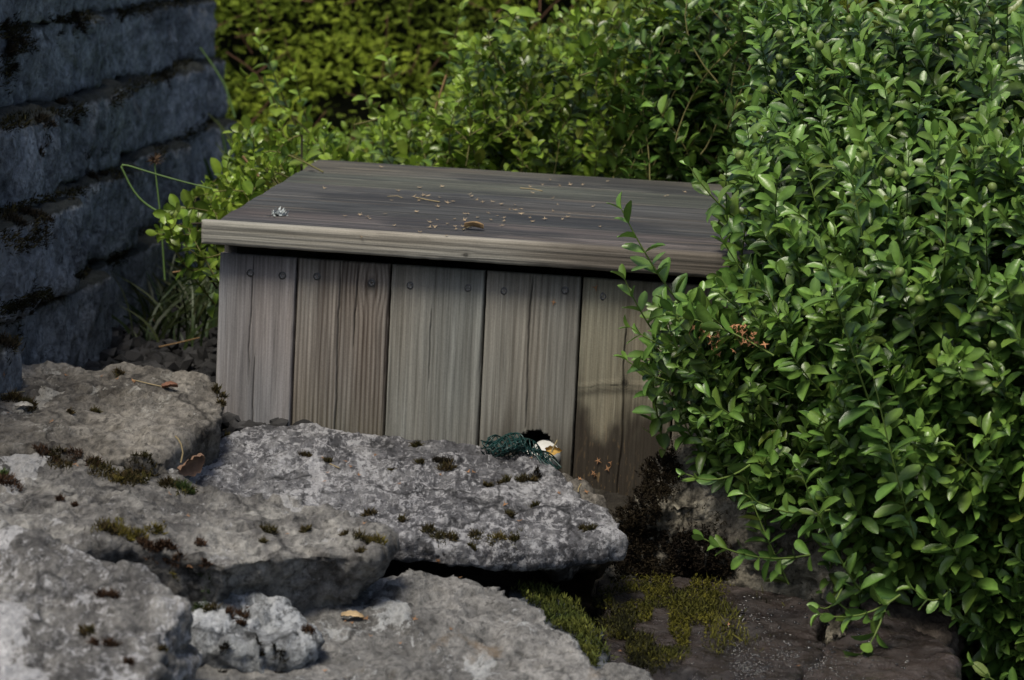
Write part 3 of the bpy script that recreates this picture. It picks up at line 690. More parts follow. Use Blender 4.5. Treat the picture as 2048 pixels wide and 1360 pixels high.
# water beads on the wet slabs
def beads(spots, owner):
    bm = bmesh.new(); bmesh.ops.create_icosphere(bm, subdivisions=2, radius=1); tv = np.array([v.co for v in bm.verts]); tf = np.array([[v.index for v in f.verts] for f in bm.faces]); bm.free()
    V, F, o = [], [], 0
    for (x, y, sg, n, r0) in spots:
        for _ in range(n):
            h = cast(x + random.gauss(0, sg), y + random.gauss(0, sg * .55))
            if not h or h[2] is not owner: continue
            r = r0 * random.uniform(.5, 1.4); V.append(tv * np.array([r * random.uniform(.8, 1.6), r * random.uniform(.8, 1.6), r * .75]) + h[0]); F.append(tf + o); o += len(tv)
    m = NT('water').fin((.02, .018, .016), .06, None, .9) if 'water' not in bpy.data.materials else bpy.data.materials['water']
    link('water_beads', mkmesh('water_beads', np.concatenate(V), np.concatenate(F)), m, owner)['kind'] = 'stuff'
beads([(1500,1205,30,16,.0022),(1505,1240,26,26,.002),(1460,1230,30,16,.0022),(1560,1250,40,26,.002),(1500,1270,40,30,.0018),(1590,1290,25,16,.002),(1500,1335,22,260,.0015),(1485,1290,22,120,.0013),(1570,1310,18,120,.0014),(1440,1330,40,60,.0012),(1560,1190,60,20,.002)], SI)
beads([(1630,1325,18,170,.0014),(1680,1340,26,60,.0012),(1700,1290,30,16,.002),(1760,1320,40,20,.0018)], SJ)

# ------------------------------------------------------------------ gravel
for ln_ in ([(0,62),(120,45),(250,25),(380,3)], [(0,252),(100,236),(200,212),(300,165),(400,112)], [(0,428),(120,395),(240,345),(340,293),(430,238)], [(0,622),(100,585),(200,538),(300,470)]):
    patch([(x, y - 11) for x, y in ln_] + [(x, y + 9) for x, y in reversed(ln_)], 2600, .007, .0010, (.012, .012, .006), (.035, .032, .012), wall, thin=.02, jag=7, lift=.008)
patch([(0,60),(70,70),(60,130),(20,150),(0,190)], 900, .008, .001, (.014, .013, .006), (.04, .035, .012), wall, thin=-.1, jag=8)
patch([(0,430),(90,430),(100,470),(60,500),(0,500)], 900, .008, .001, (.014, .013, .006), (.04, .035, .012), wall, thin=-.05, jag=8)
patch([(0,640),(30,645),(30,700),(0,725)], 500, .008, .001, (.014, .013, .006), (.04, .035, .012), wall, thin=-.3, jag=5)
patch([(60,900),(200,922),(330,962),(400,985),(340,995),(180,948),(60,925)], 2600, .006, .0008, (.03, .018, .010), (.07, .065, .018), SC, thin=.0, jag=6, lift=.006)
patch([(190,1050),(320,1050),(330,1130),(350,1160),(300,1150),(280,1090),(195,1080)], 1800, .006, .0008, (.035, .02, .010), (.10, .09, .018), SC, thin=.05, jag=8, lift=.006)
patch([(840,1050),(1040,1070),(1040,1090),(850,1085)], 500, .005, .0007, (.03, .025, .012), (.07, .065, .018), SB, thin=.15, jag=8, lift=.005)
def build_gravel():
    bm = bmesh.new(); bmesh.ops.create_icosphere(bm, subdivisions=1, radius=1); tv = np.array([v.co for v in bm.verts]); tf = np.array([[v.index for v in f.verts] for f in bm.faces]); bm.free()
    V, F, C, o = [], [], [], 0
    for _ in range(3200):
        x = random.uniform(-.80, -.30) if random.random() < .8 else random.uniform(-.80, -.62); y = random.uniform(4.6, 6.3)
        r = random.choice([.010, .014, .018, .022]) * random.uniform(.8, 1.2)
        q = tv * (1 + RNG.normal(0, .16, (len(tv), 1))) * np.array([1, .8, .5]) * r
        e = Matrix.Rotation(random.random() * 6.28, 3, 'Z') @ Matrix.Rotation(random.gauss(0, .5), 3, 'X') @ Matrix.Rotation(random.gauss(0, .5), 3, 'Y')
        q = q @ np.array(e).T + np.array([x, y, float(ground_z(np.array([x]), np.array([y]))[0]) + r * random.uniform(0, .9)])
        V.append(q); F.append(tf + o); o += len(tv); g = random.uniform(.012, .04); C.append(np.tile([g, g * .98, g * 1.0], (len(tv), 1)))
    o = link('gravel', mkmesh('gravel', np.concatenate(V), np.concatenate(F), None, np.concatenate(C), False), vcol_mat('gravel', .8, .3, 200, .001, .5), origin=(-.5, 5.4, CZ - .79))
    tag(o, 'dark angular gravel between the block wall and the wooden box', 'gravel', kind='stuff')
build_gravel()

# ------------------------------------------------------------------ boxwood bushes
def inbox(P):
    q = P - BO; x = q @ UX; y = q @ UY; z = q[:, 2]
    lidz = (zb + th + .008) + (y) * math.tan(TL)
    return (x > -.155) & (x < .80) & (y > -.045) & (y < .66) & (z < lidz) & (z > -.43)
def clear(P): return ~inbox(P)

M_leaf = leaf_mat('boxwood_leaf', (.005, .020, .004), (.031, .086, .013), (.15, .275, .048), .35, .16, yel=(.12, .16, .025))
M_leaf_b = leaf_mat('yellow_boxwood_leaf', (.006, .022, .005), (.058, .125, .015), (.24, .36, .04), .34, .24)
big = empty('boxwood_bush', (1.05, 4.75, CZ - 1.0), 'big glossy green boxwood bush overhanging the right end of the box', 'bush')
S = Shoots()
poly = [(1495,-60),(1500,60),(1470,150),(1475,250),(1430,340),(1480,400),(1500,470),(1510,540),(1420,575),(1275,610),(1290,660),(1280,725),(1350,780),(1375,830),(1410,880),(1420,925),(1500,975),(1600,965),(1650,1040),(1710,1060),(1700,1140),(1760,1190),(1850,1190),(1960,1280),(1980,1420),(2300,1480),(2300,-60)]
def dfront(x, y):
    return 4.08 + .32 * max(0, (1900 - x) / 600) ** 1.6 + .45 * max(0, (520 - y) / 520) ** 1.3 + .12 * max(0, (y - 900) / 400)
def sdir(x, y):
    t = min(1, max(0, (y - 250) / 950)); lf = max(0, min(1, (1750 - x) / 450))
    v = np.array([-.15 - .55 * lf - .25 * t, -.35 - .35 * t, 1.0 - .75 * t * (.5 + .5 * lf)]) + RNG.normal(0, .28, 3)
    return nrm(v)
layers = [(270, .0, .07, .52), (290, .07, .18, .32), (300, .18, .42, .15)]  # deeper shoots get darker leaf colour for the shade inside the bush
pts_b = []
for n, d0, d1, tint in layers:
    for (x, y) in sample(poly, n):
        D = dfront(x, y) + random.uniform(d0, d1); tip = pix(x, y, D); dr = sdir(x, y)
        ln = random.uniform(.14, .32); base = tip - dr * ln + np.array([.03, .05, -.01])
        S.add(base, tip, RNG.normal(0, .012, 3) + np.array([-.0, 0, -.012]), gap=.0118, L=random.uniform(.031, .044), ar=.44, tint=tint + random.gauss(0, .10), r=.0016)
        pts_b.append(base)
for (x, y) in sample([(1290,600),(1480,540),(1560,860),(1500,960),(1400,880),(1350,830),(1290,730)], 85):
    D = random.uniform(4.27, 4.50); tip = pix(x, y, D); dr = nrm(np.array([-.75, -.25, .55]) + RNG.normal(0, .3, 3))
    S.add(tip - dr * random.uniform(.12, .22) + [.02, .03, 0], tip, RNG.normal(0, .01, 3), gap=.0130, L=random.uniform(.029, .040), ar=.43, tint=.4 + random.gauss(0, .12), r=.0016)
for (a, b, D, ln) in [((1390,640),(1244,420),4.36,.034),((1345,700),(1250,560),4.40,.034),((1500,450),(1378,332),4.50,.03),((1620,1110),(1408,1078),4.12,.024),((1660,1020),(1488,988),4.10,.028),
                      ((1500,930),(1372,948),4.18,.026),((1800,1190),(1640,1228),4.0,.029),((1770,1220),(1705,1318),3.98,.028),((1690,1160),(1640,1215),4.03,.024),((2110,1400),(1950,1330),3.9,.03),((1400,760),(1255,722),4.36,.029),
                      ((1420,700),(1262,655),4.36,.03),((1900,1180),(1830,1180),3.95,.03),((1560,620),(1440,470),4.40,.032),((1760,860),(1640,480),4.1,.034),((1770,700),(1700,330),4.2,.034),((1880,640),(1900,300),4.15,.034),((1720,1180),(1600,940),4.05,.032),((1830,1080),(1740,720),4.02,.034)]:
    A, B = pix(*a, D + .03), pix(*b, D - .02)
    S.add(A, B, np.array([-.0, -.01, -.012]), gap=.0175, L=ln * 1.3, ar=.46, tint=.48, r=.0018)
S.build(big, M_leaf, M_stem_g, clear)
br = []
root_b = np.array([1.0, 4.8, CZ - 1.02])
for b in random.sample(pts_b, 110):
    m = root_b + (b - root_b) * .5 + RNG.normal(0, .05, 3) + np.array([0, 0, .06]); q = np.linspace(0, 1, 9)[:, None]
    C_ = (1 - q) ** 2 * (root_b + RNG.normal(0, .05, 3) * [1, 1, 0]) + 2 * q * (1 - q) * m + q * q * b
    if not inbox(C_).any(): br.append((C_, np.linspace(.008, .0022, 9)))
V, F = tubes(br, 6); link('branch', mkmesh('branch', V, None, F), M_trunk, big)
# seed capsules
M_cap = NT('seed_capsule').fin((.14, .19, .05), .45)
bm = bmesh.new(); bmesh.ops.create_uvsphere(bm, u_segments=10, v_segments=8, radius=1); cv = np.array([v.co for v in bm.verts]); cf_ = [[v.index for v in f.verts] for f in bm.faces]; bm.free()
ang = np.arctan2(cv[:, 1], cv[:, 0]); cv[:, :2] *= (1 + .12 * np.cos(3 * ang))[:, None]; cv[:, 2] *= 1.15
capm = bpy.data.meshes.new('seed_capsule'); capm.from_pydata((cv * .0052).tolist(), [], cf_); capm.materials.append(M_cap)
capm.polygons.foreach_set('use_smooth', [True] * len(capm.polygons))
for (x, y) in [(1610,60),(1640,90),(1572,125),(1558,115),(1620,118),(1545,165),(1700,300),(1730,310),(1785,240),(1800,250),(1780,345),(1900,60),(1935,95),(1810,350),(1985,375),(1990,95),(1530,180),(1890,180),(1860,30),(1805,33),(1935,240),(1800,545),(1705,340),(1985,690),(1992,620),(1480,310),(1700,40),(1560,70),(1840,600),(1960,300)]:
    o = bpy.data.objects.new('seed_capsule', capm); COL.objects.link(o); o.parent = big
    o.location = Vector(pix(x, y, dfront(x, y) + .0)) - Vector(big['_o']); o.rotation_euler = (random.uniform(-.6, .6), random.uniform(-.6, .6), random.random() * 6)
    s_k = random.uniform(.8, 1.35); o.scale = (s_k, s_k, s_k)

# background boxwood behind the lid
def back_bush(name, label, poly, n, D0, D1, tint, L, mat, droot, up=1.0, left=-.3, gap=.014, ar=.66, seedn=0, ln=(.10, .24), extra=(), brad=.007):
    root = empty(name, (droot[0], droot[1], CZ - .8), label, 'bush'); S = Shoots(); bs = []
    for (x, y) in sample(poly, n):
        D = random.uniform(D0, D1); tip = pix(x, y, D); l = random.uniform(*ln)
        dr = nrm(np.array([left, -.3, up]) + RNG.normal(0, .42, 3)); base = tip - dr * l
        S.add(base, tip, RNG.normal(0, .015, 3), gap=gap, L=L * random.uniform(.8, 1.2), ar=ar, tint=tint + random.gauss(0, .20) - .3 * (D - D0) / (D1 - D0), r=.0015); bs.append(base)  # tint falls with depth, inner shade put into the leaf colour
    for (a, b, DD) in extra: S.add(pix(*a, DD + .03), pix(*b, DD), RNG.normal(0, .008, 3), gap=.018, L=L * 1.1, ar=ar, tint=tint, r=.002)
    S.build(root, mat, M_stem, clear); br = []; r0 = np.array([droot[0], droot[1], CZ - .8])
    for b in random.sample(bs, min(60, len(bs))):
        q = np.linspace(0, 1, 8)[:, None]; m = (r0 + b) / 2 + np.array([0, 0, .08]) + RNG.normal(0, .06, 3)
        C_ = (1 - q) ** 2 * (r0 + RNG.normal(0, .06, 3) * [1, 1, 0]) + 2 * q * (1 - q) * m + q * q * b
        if not inbox(C_).any(): br.append((C_, np.linspace(brad, .002, 8)))
    if br:
        V, F = tubes(br, 5); link('branch', mkmesh('branch', V, None, F), M_trunk, root)
    return root
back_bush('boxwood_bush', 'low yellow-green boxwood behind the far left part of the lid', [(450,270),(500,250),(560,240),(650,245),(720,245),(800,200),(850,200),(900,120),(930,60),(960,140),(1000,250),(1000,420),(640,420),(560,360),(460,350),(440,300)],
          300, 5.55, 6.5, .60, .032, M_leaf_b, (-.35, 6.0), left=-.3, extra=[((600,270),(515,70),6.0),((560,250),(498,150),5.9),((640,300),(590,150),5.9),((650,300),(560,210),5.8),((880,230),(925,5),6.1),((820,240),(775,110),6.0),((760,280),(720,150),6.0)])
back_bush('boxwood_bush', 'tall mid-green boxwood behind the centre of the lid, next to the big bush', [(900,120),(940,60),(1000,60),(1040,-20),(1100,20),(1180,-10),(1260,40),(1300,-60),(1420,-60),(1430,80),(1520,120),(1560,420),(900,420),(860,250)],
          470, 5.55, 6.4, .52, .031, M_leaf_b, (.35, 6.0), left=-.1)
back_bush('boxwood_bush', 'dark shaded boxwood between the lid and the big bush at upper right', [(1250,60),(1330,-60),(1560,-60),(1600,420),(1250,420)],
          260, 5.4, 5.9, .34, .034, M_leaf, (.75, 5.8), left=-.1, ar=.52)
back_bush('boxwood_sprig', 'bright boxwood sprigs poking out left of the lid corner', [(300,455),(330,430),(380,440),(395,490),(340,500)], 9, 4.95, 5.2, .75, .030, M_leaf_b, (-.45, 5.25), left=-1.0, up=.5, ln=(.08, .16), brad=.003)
back_bush('boxwood_bush', 'small bright boxwood growing along the left edge of the lid', [(380,385),(400,375),(470,345),(540,300),(600,330),(560,370),(470,420),(400,440)], 60, 5.2, 5.6, .70, .029, M_leaf_b, (-.42, 5.5), left=-.8, up=.6, ln=(.08, .18), brad=.003)

# ------------------------------------------------------------------ hedge at the back
def hedge():
    root = empty('conifer_hedge', (.2, 8.3, CZ - .8), 'yellow-green clipped conifer hedge filling the far background', 'hedge')
    # solid backing, shade between the sprays put into its near-black colour
    bm = bmesh.new(); nx, nz = 60, 34
    V = []; xs = np.linspace(-1.6, 2.6, nx); zs = np.linspace(-.8, .9, nz); X, Z = np.meshgrid(xs, zs); x, z = X.ravel(), Z.ravel()
    y = 8.25 + .12 * fbm(p3(x * 5, z * 5), 3, 5); n = len(x)
    V = np.concatenate([np.stack([x, y, z + CZ], -1), np.stack([x, y + .8, z + CZ], -1)])
    i = (np.arange(nz - 1)[:, None] * nx + np.arange(nx - 1)[None]).ravel(); F = np.stack([i, i + 1, i + nx + 1, i + nx], -1)
    E = np.concatenate([F[:, [0, 1]], F[:, [1, 2]], F[:, [2, 3]], F[:, [3, 0]]]); bd = E[~np.isin(E[:, 0] * n + E[:, 1], E[:, 1] * n + E[:, 0])]
    F = np.concatenate([F, F[:, ::-1] + n, np.stack([bd[:, 1], bd[:, 0], bd[:, 0] + n, bd[:, 1] + n], -1)])
    s = NT('hedge_core'); c = s.ramp(s.noise(25, 6, .7), [(.4, (.004, .005, .002)), (.6, (.015, .016, .005)), (.75, (.04, .028, .014))])
    link('dark_core', mkmesh('dark_core', V, None, F), s.fin(c, 1.), root)
    n = 34000; k = np.arange(n)
    x = RNG.uniform(-1.2, 1.0, n); z = RNG.uniform(-.75, .25, n)
    m = k % 4 == 0; x[m] = RNG.uniform(1.0, 2.6, m.sum()); z[m] = RNG.uniform(-.75, .9, m.sum())
    m = k % 7 == 1; x[m] = RNG.uniform(-1.5, 1.0, m.sum()); z[m] = RNG.uniform(.25, .9, m.sum())
    keep = (vnoise(p3(x * 13, z * 15, 3), 7) > -.28) | (RNG.random(n) > .85); x, z = x[keep], z[keep]; n = len(x)
    y = 8.22 - np.abs(RNG.normal(.05, .07, n)); p = np.stack([x, y, CZ + z], -1)
    d = nrm(np.stack([RNG.normal(0, .7, n), np.full(n, -.55), RNG.normal(.1, .55, n)], -1)); nn = nrm(np.stack([RNG.normal(0, .3, n), np.full(n, -.45), np.full(n, .85)], -1))
    sd = nrm(np.cross(d, nn)); tt = .45 + .4 * vnoise(p3(x * 6, z * 6, 9), 2) + RNG.normal(0, .16, n); ll = RNG.uniform(.017, .030, n)
    P, T, N, L, W, C = [], [], [], [], [], []
    for q in range(6):
        f = q / 5; a = ((q % 2 * 2 - 1) * RNG.uniform(.5, .9, n) if q < 5 else np.zeros(n))[:, None]
        P.append(p + d * ll[:, None] * f * .9); T.append(nrm(d + sd * a)); N.append(nn + RNG.normal(0, .2, (n, 3))); L.append(ll * (.6 - .25 * f)); W.append(ll * .15); C.append(tt + .2 * f)
    P, T, N, L, W, C = (np.concatenate(q) for q in (P, T, N, L, W, C))
    mat = leaf_mat('conifer_leaf', (.010, .026, .004), (.10, .17, .014), (.34, .44, .04), .6, .35, .2)
    link('foliage', leaves_mesh('foliage', np.array(P), np.array(T), np.array(N), L, W, C, cup=.1), mat, root)
    tl = []
    for _ in range(160):
        x = random.uniform(-1.0, .9); z = random.uniform(-.7, .2); p = np.array([x, 8.1, CZ + z]); d = nrm(np.array([random.gauss(0, .5), -.1, random.gauss(.5, .4)])) * random.uniform(.05, .18)
        tl.append((np.array([p, p + d * .5 + RNG.normal(0, .006, 3), p + d]), .0018))
    V, F = tubes(tl, 4); link('twig', mkmesh('twig', V, None, F), NT('hedge_twig').fin((.16, .085, .05), .8), root)
hedge()

# ------------------------------------------------------------------ grass & weeds
def ribbon(pts, w, nrmv=(0, -1, .3)):
    pts = np.asarray(pts, float); n = len(pts); t = np.gradient(pts, axis=0); a = nrm(np.cross(t, nrmv)); ww = w * np.sin(np.linspace(.25, 1, n) * np.pi * .98)[:, None]
    V = np.concatenate([pts - a * ww, pts + a * ww]); i = np.arange(n - 1); return V, np.stack([i, i + 1, i + n + 1, i + n], -1)
def grass(name, label, cnt, xr, yr, hr, col, mat, wd=.0022, kind='stuff', lean=.5):
    V, F, C, o = [], [], [], 0
    for _ in range(cnt):
        x, y = random.uniform(*xr), random.uniform(*yr); h = random.uniform(*hr); z = float(ground_z(np.array([x]), np.array([y]))[0])
        d = np.array([random.gauss(0, lean), random.gauss(-.1, lean), 0]) * h; q = np.linspace(0, 1, 7)[:, None]
        pts = np.array([x, y, z]) + q * [0, 0, h] * (1 - .25 * q) + d * q ** 2
        v, f = ribbon(pts, wd * random.uniform(.6, 1.3)); V.append(v); F.append(f + o); o += len(v); C.append(np.tile(np.array(col) * random.uniform(.4, 1.4) * np.array([random.uniform(.8, 1.5), 1, 1]), (len(v), 1)))
    me = mkmesh(name, np.concatenate(V), None, np.concatenate(F), np.clip(np.concatenate(C), 0, 1))
    return tag(link(name, me, mat, origin=(np.mean(xr), np.mean(yr), CZ - .79)), label, 'grass', kind=kind)
M_grass = vcol_mat('grass_blade', .5, .4, 100, .0005, .1)
grass('grass', 'thin dark grass growing beside the block wall, left of the box', 300, (-.70, -.56), (5.55, 6.6), (.05, .20), (.028, .05, .014), M_grass)
grass('grass', 'long grass in front of the conifer hedge at upper left', 34, (-.74, -.5), (6.9, 7.7), (.2, .5), (.05, .10, .02), M_grass, wd=.006, lean=.3)
def stem_obj(name, label, cat, pts, D, r, mat, Ds=None):
    P = np.array([pix(px, py, (Ds[i] if Ds else D)) for i, (px, py) in enumerate(pts)])
    t = np.linspace(0, len(P) - 1, 26); i = np.clip(t.astype(int), 0, len(P) - 2); f = (t - i)[:, None]
    Q = P[i] * (1 - f) + P[i + 1] * f
    for _ in range(2): Q[1:-1] = (Q[:-2] + 2 * Q[1:-1] + Q[2:]) / 4
    V, F = tubes([(Q, np.linspace(r, r * .6, 26))], 6)
    return tag(link(name, mkmesh(name, V, None, F), mat, origin=tuple(Q[0])), label, cat)
M_gs = NT('weed_stem').fin((.10, .17, .05), .6); M_dry = NT('dry_stem').fin((.24, .15, .07), .8); M_tan = NT('tan_stem').fin((.30, .24, .13), .8)
stem_obj('weed_stem', 'thin green stem arching sharply in front of the block wall', 'stem', [(330,432),(285,405),(262,375),(248,345),(238,325),(300,345),(360,362),(425,378)], 5.25, .0022, M_gs)
s1 = stem_obj('weed_stem', 'upright green stem with a withered brown seed head before the block wall', 'stem', [(330,560),(322,440),(314,370),(309,325)], 5.3, .0022, M_gs)
hp = pix(309, 320, 5.3); q = RNG.normal(0, 1, (60, 3)); q = nrm(q)
V, F3, F4, C = blades(hp + q * .003, q, .011, .0014, np.array((.08, .05, .03)), .3); link('seed_head', mkmesh('seed_head', V, F3, F4, C, False), M_moss, s1)
stem_obj('dry_twig', 'bare brown twig slanting beside the lid\'s left edge', 'twig', [(485,312),(505,338),(540,380)], 5.35, .0028, M_dry)
stem_obj('dry_twig', 'tan twig rising from the boxwood behind the lid', 'twig', [(893,150),(880,190),(868,225)], 5.9, .003, M_dry)
stem_obj('dry_twig', 'pale twig lying on the dark gravel beside the box', 'twig', [(318,694),(355,686),(400,675)], 5.42, .0018, M_dry)
stem_obj('dry_twig', 'short straw-coloured twig above the grass by the box\'s left side', 'twig', [(345,545),(380,540),(418,543)], 5.4, .0018, M_dry)
stem_obj('weed_stem', 'broad green leaf blade leaning before the hedge at upper left', 'stem', [(470,235),(450,170),(425,130),(400,95)], 7.0, .0032, M_gs)

# ------------------------------------------------------------------ netting, white stone in the hole
def bumpy(name, c, rad, seed, mat, label, cat, amp=.08, org=None, sub=4):
    bm = bmesh.new(); bmesh.ops.create_icosphere(bm, subdivisions=sub, radius=1); v = np.array([q.co for q in bm.verts]); f = np.array([[q.index for q in t.verts] for t in bm.faces]); bm.free()
    v = v * (1 + amp * fbm(v * 1.8 + seed, 3, seed) + .02 * fbm(v * 9, 3, seed))[:, None] * np.array(rad) + np.array(c)
    return tag(link(name, mkmesh(name, v, f), mat, origin=base_of(v)), label, cat)
s = NT('white_stone'); nz = s.noise(60, 5, .6); M_white = s.fin(s.ramp(nz, [(.3, (.42, .42, .39)), (.7, (.62, .62, .60))]), .6, s.bump(nz, .3, .003))
bumpy('white_stone', pix(1092, 911, 4.678), (.024, .026, .024), 3, M_white, 'smooth white stone lying in the hole of the fourth plank', 'stone')
bumpy('white_stone', pix(1062, 922, 4.61), (.019, .018, .020), 5, M_white, 'white stone wrapped in green netting in front of the plank hole', 'stone')
def netting():
    # crumpled net: a diamond mesh draped over the stones, crossing itself
    root = []
    def surf(a, b, lay):                                     # a along 0..1, b across 0..1
        px = 968 + 150 * a + 7 * math.sin(b * 5 + a * 9 + lay * 2.1); top = 865 + 75 * max(0, a - .45) ** 1.1 * 1.55 + 40 * max(0, .25 - a)
        py = top + (8 + 42 * b * (1 - .3 * abs(a - .4))) + 7 * math.sin(a * 13 + b * 7 + lay * 3)
        D = 4.60 - .045 * math.sin(b * 3.1) - .010 * lay - .012 * math.sin(a * 11 + b * 5 + lay)
        return pix(px, py, D - .02)
    lines = []
    for lay in range(3):
        n = 10; m = 5
        for sgn in (1, -1):
            for k in range(-m, n + m):
                pts = []
                for j in range(13):
                    b = j / 12; a = (k + sgn * b * m * .8 + .18 * math.sin(k * 2.3 + j * 1.7 + lay)) / n
                    if 0 <= a <= 1: pts.append(surf(a, b, lay))
                if len(pts) > 3: lines.append((np.array(pts) + RNG.normal(0, .0008, (len(pts), 3)), .0010))
        lines.append((np.array([surf(t, .0, lay) for t in np.linspace(0, 1, 24)]), .0012))
    V, F = tubes(lines, 5)
    s = NT('green_netting'); return tag(link('garden_netting', mkmesh('garden_netting', V, None, F), s.fin((.004, .032, .030), .4, None, .5), origin=base_of(V)), 'crumpled dark green plastic netting stuffed in the plank hole', 'netting')
netting()

# ------------------------------------------------------------------ litter
M_lit = vcol_mat('dry_litter', .85, .2, 300, .0004, .3)
def starbit(p, n, r, col):
    n = nrm(n); a = nrm(np.cross(n, RNG.normal(0, 1, 3))); b = np.cross(n, a); k = random.choice([3, 4, 5]); V = [p + n * .002]; 
    for i in range(2 * k):
        t = i * math.pi / k + random.gauss(0, .15); rr = r * (random.uniform(.8, 1.2) if i % 2 == 0 else .28); V.append(p + (a * math.cos(t) + b * math.sin(t)) * rr + n * (random.uniform(.001, .0045) if i % 2 == 0 else .0015))
    F = [(0, 1 + i, 1 + (i + 1) % (2 * k)) for i in range(2 * k)]
    return np.array(V), F, np.tile(np.array(col) * random.uniform(.7, 1.2), (len(V), 1))
def litter(pts, label, group, col, r=(.0035, .0065), name='dried_flower'):
    for (px, py) in pts:
        h = cast(px, py)
        if not h: continue
        V, F, C = starbit(h[0] + h[1] * .0006, h[1], random.uniform(*r), col)
        tag(link(name, mkmesh(name, V, F, None, C, False), M_lit, origin=tuple(h[0])), label, 'dried flower', group)
TAN, ORG = (.30, .235, .155), (.30, .165, .085)
lidpts = [(828,395),(838,399),(880,397),(895,407),(905,405),(935,430),(955,437),(912,460),(925,455),(870,455),(860,447),(1003,410),(1030,412),(1042,420),(1020,420),(1085,372),(1060,376),(1100,362),(1120,373),(1140,371),(1165,372),(1335,393),(1370,386),(1106,424),(1115,412),(1060,438),(1065,445),(1090,440),(1125,440),(1135,436),(762,336),(839,377),(649,378),(1105,399),(955,400),(965,406),(1330,395),(770,430),(1200,455),(1480,462),(690,434),(720,432),(740,440),(1215,365)]
lidpts += [(random.gauss(960, 120), random.gauss(425, 28)) for _ in range(35)]
litter(lidpts, 'small tan dried flower fragment lying on the dark lid', 'dried flower bits scattered on the lid', TAN, (.003, .0058))
litter([(1108,604),(1192,575),(1197,921),(1187,945),(1190,950),(1215,937),(1172,985),(1160,960),(1222,925)], 'orange-brown dried flower caught on the front planks', 'dried flower bits caught on the planks', ORG, (.004, .006))
litter([(945,945),(920,1158),(645,918),(700,935),(650,965),(718,952),(937,946),(880,952),(1040,1045),(750,912),(1062,918),(1118,988),(878,1120),(690,925),(655,948),(1010,1010),(800,970)], 'orange-brown dried flower lying on the pale slab', 'dried flower bits on the pale slab', ORG, (.003, .005))
litter([(5,748),(130,752),(265,763),(268,765),(205,755),(105,845),(112,835),(60,810),(150,932),(155,935),(235,760),(15,828)], 'orange-brown dried flower lying on the brown-grey slab', 'dried flower bits on the brown-grey slab', ORG, (.003, .005))
litter([(337,990),(380,985),(375,1035),(575,1070),(380,1130),(730,1050)], 'orange-brown dried flower lying on the thick undercut slab', 'dried flower bits on the undercut slab', ORG, (.003, .005))
litter([(690,1245),(705,1248),(740,1275),(735,1238),(800,1290),(650,1345),(830,1240),(900,1260)], 'orange-brown dried flower lying on the flat light grey slab', 'dried flower bits on the flat slab', ORG, (.003, .006))
litter([(1265,1263),(1276,1285),(1458,1250),(1365,1247),(1415,1218),(1240,1305),(1595,1335),(1265,1325)], 'small orange dried flower on the wet mossy slab', 'dried flower bits on the wet slab', ORG, (.003, .005))
# withered flower clusters hanging in the bush
for (x, y, lab) in ((1405, 655, 'cluster of withered brown flowers in the bush near its left edge'), (1430, 685, 'lower cluster of withered brown flowers hanging in the bush'), (1500, 682, 'withered brown flower cluster deeper right inside the bush'), (1485, 655, 'small withered brown flower bunch above the deeper cluster')):
    Vs, Fs, Cs, o_ = [], [], [], 0; c0 = pix(x, y, dfront(x, y) - .01)
    for _ in range(14):
        V, F, C = starbit(c0 + RNG.normal(0, .008, 3), RNG.normal(0, 1, 3), random.uniform(.004, .007), (.36, .18, .09)); Vs.append(V); Fs.append(np.array(F) + o_); o_ += len(V); Cs.append(C)
    tag(link('withered_flower_cluster', mkmesh('withered_flower_cluster', np.concatenate(Vs), np.concatenate(Fs), None, np.concatenate(Cs), False), M_lit, origin=tuple(c0)), lab, 'withered flowers')
# lichen tuft on lid
h = cast(557, 431)
if h:
    q = nrm(RNG.normal(0, 1, (70, 3)) + [0, 0, .8]); off = RNG.normal(0, .006, (70, 3)) * [1, .7, .2]
    V, F3, F4, C = blades(h[0] + np.abs(off * [0, 0, 1]) + off * [1, 1, 0], q, .009, .002, np.array((.42, .46, .46)), .4, .2)
    tag(link('lichen_tuft', mkmesh('lichen_tuft', V, F3, F4, C, False), M_lit, origin=tuple(h[0])), 'pale grey-green lichen tuft lying near the lid\'s left front corner', 'lichen')
def dleaf(px, py, L, W, label, col, rot=0, curl=.5, stem=None, D=None, up=.3, name='dry_leaf'):
    h = cast(px, py); p = h[0] if D is None else pix(px, py, D); n = nrm((h[1] if h else np.array([0, 0, 1])) + np.array([0, -.0, .2]))
    nu, nv = 11, 9; V, F = [], []
    a = nrm(np.array([math.cos(rot), math.sin(rot) * .9, up])); b = nrm(np.cross(n, a)); nn = np.cross(a, b)
    for i in range(nu):
        s = i / (nu - 1); wd = W * math.sin(math.pi * min(1, s * .92 + .06)) ** .7 * (1 + .18 * math.sin(s * 22))
        for j in range(nv):
            t = j / (nv - 1) * 2 - 1; V.append(p + a * L * (s - .5) + b * wd * .5 * t + nn * (curl * W * (t * t) * .6 + .12 * L * math.sin(s * 3 + .5) + .04 * W * math.sin(t * 9 + s * 7)) + np.array([0, 0, .003]))
    for i in range(nu - 1):
        for j in range(nv - 1): A = i * nv + j; F.append((A, A + 1, A + nv + 1, A + nv))
    V = np.array(V); C = np.array(col) * (1 + .35 * fbm(V * 160, 3, 3))[:, None]; C[nv // 2::nv] *= 1.5
    o = tag(link(name, mkmesh(name, V, None, F, np.clip(C, 0, 1)), M_lit, origin=tuple(p)), label, 'dry leaf')
    if stem:
        P = np.array([pix(x, y, p[1] - .015) for x, y in stem]); Vs, Fs = tubes([(P, .0013)], 5); link('leaf_stalk', mkmesh('leaf_stalk', Vs, None, Fs), M_tan, o)
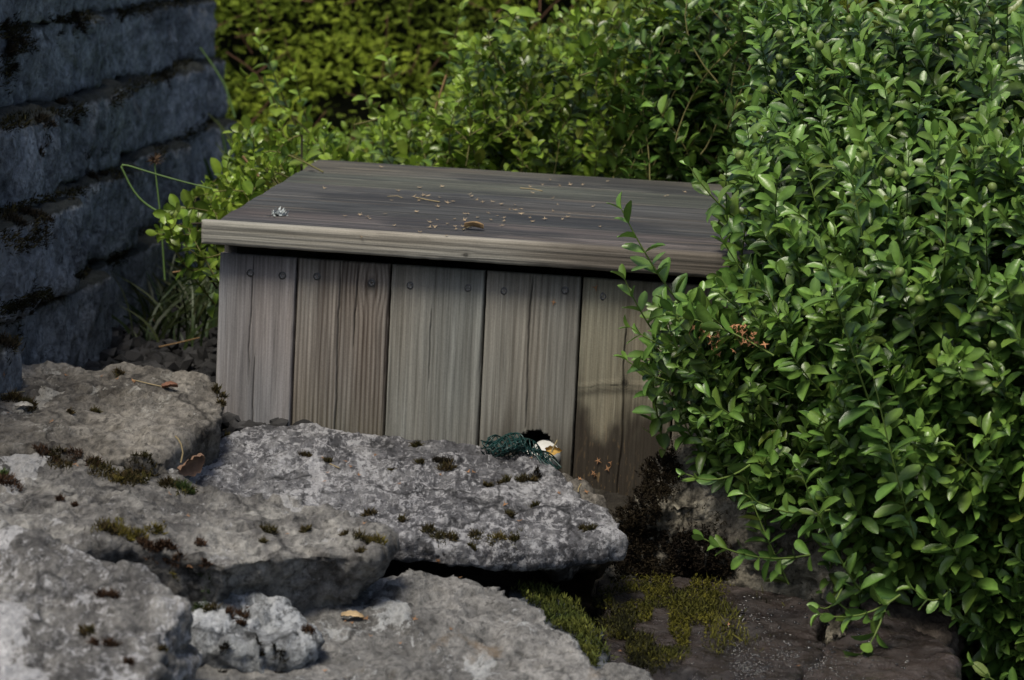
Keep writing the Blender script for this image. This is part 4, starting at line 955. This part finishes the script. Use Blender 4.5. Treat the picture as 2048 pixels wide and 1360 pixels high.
dleaf(377, 925, .040, .028, 'curled brown dry leaf with long stalk in the crack between two slabs', (.17, .105, .07), rot=.5, curl=.8, stem=[(362, 925), (366, 905), (362, 888), (356, 878), (350, 872)], D=4.14, up=.5)
dleaf(340, 780, .024, .018, 'small reddish brown dry leaf on the brown-grey slab near the box', (.17, .085, .055), rot=.3, up=.2)
dleaf(948, 461, .030, .012, 'shrivelled tan dry leaf near the middle front of the lid', (.28, .19, .10), rot=-.2, up=.1, curl=1.)
dleaf(1108, 905, .026, .014, 'yellow-ochre dry leaf stuck in the plank hole beside the netting', (.42, .26, .07), rot=-.5, up=.1, D=4.60, stem=[(1103, 905), (1108, 893), (1115, 880)])
dleaf(48, 818, .026, .010, 'pale grey dry leaf beside the moss on the brown-grey slab', (.40, .38, .34), rot=.1, up=.1, curl=.6)
dleaf(315, 645, .03, .014, 'upright russet dry leaf at the grass edge behind the gravel', (.20, .08, .035), rot=1.4, up=.9, D=5.9)
dleaf(705, 1240, .03, .012, 'straw-coloured dry leaf scrap on the flat light grey slab', (.36, .27, .16), rot=-.3, up=.1)
def twig(pts, label, r=.0009, mat=M_tan):
    P = []
    for (x, y) in pts:
        h = cast(x, y)
        if h: P.append(h[0] + h[1] * .002)
    if len(P) > 1:
        V, F = tubes([(np.array(P), r)], 5); tag(link('dry_twig', mkmesh('dry_twig', V, None, F), mat, origin=tuple(P[0])), label, 'twig')
twig([(832,397),(855,402),(880,406)], 'thin pale twig near the centre left of the lid')
twig([(1040,378),(1065,380),(1085,383)], 'whitish splinter beside the small dark hole at the lid\'s back')
twig([(925,462),(938,456),(950,452)], 'twig stub crossing the shrivelled leaf on the lid')
twig([(775,395),(795,394),(805,398)], 'curled hair-thin straw on the left half of the lid', .0006)
twig([(265,762),(300,770),(335,778)], 'thin straw beside the reddish leaf on the brown-grey slab')
twig([(0,788),(25,788),(50,785)], 'pale straw by the moss at the left frame edge')
twig([(660,930),(680,938)], 'short pale straw at the left end of the pale slab')
twig([(1162,970),(1158,978)] + [(1155,986)], 'thin pale stalk stuck to the dark-stained plank')
for o in bpy.data.objects:
    if o.parent and o.name.split('.')[0] in ('foliage', 'stem', 'branch', 'twig', 'dark_core', 'moss_patch'): o['kind'] = 'stuff'
    if '_o' in o: del o['_o']
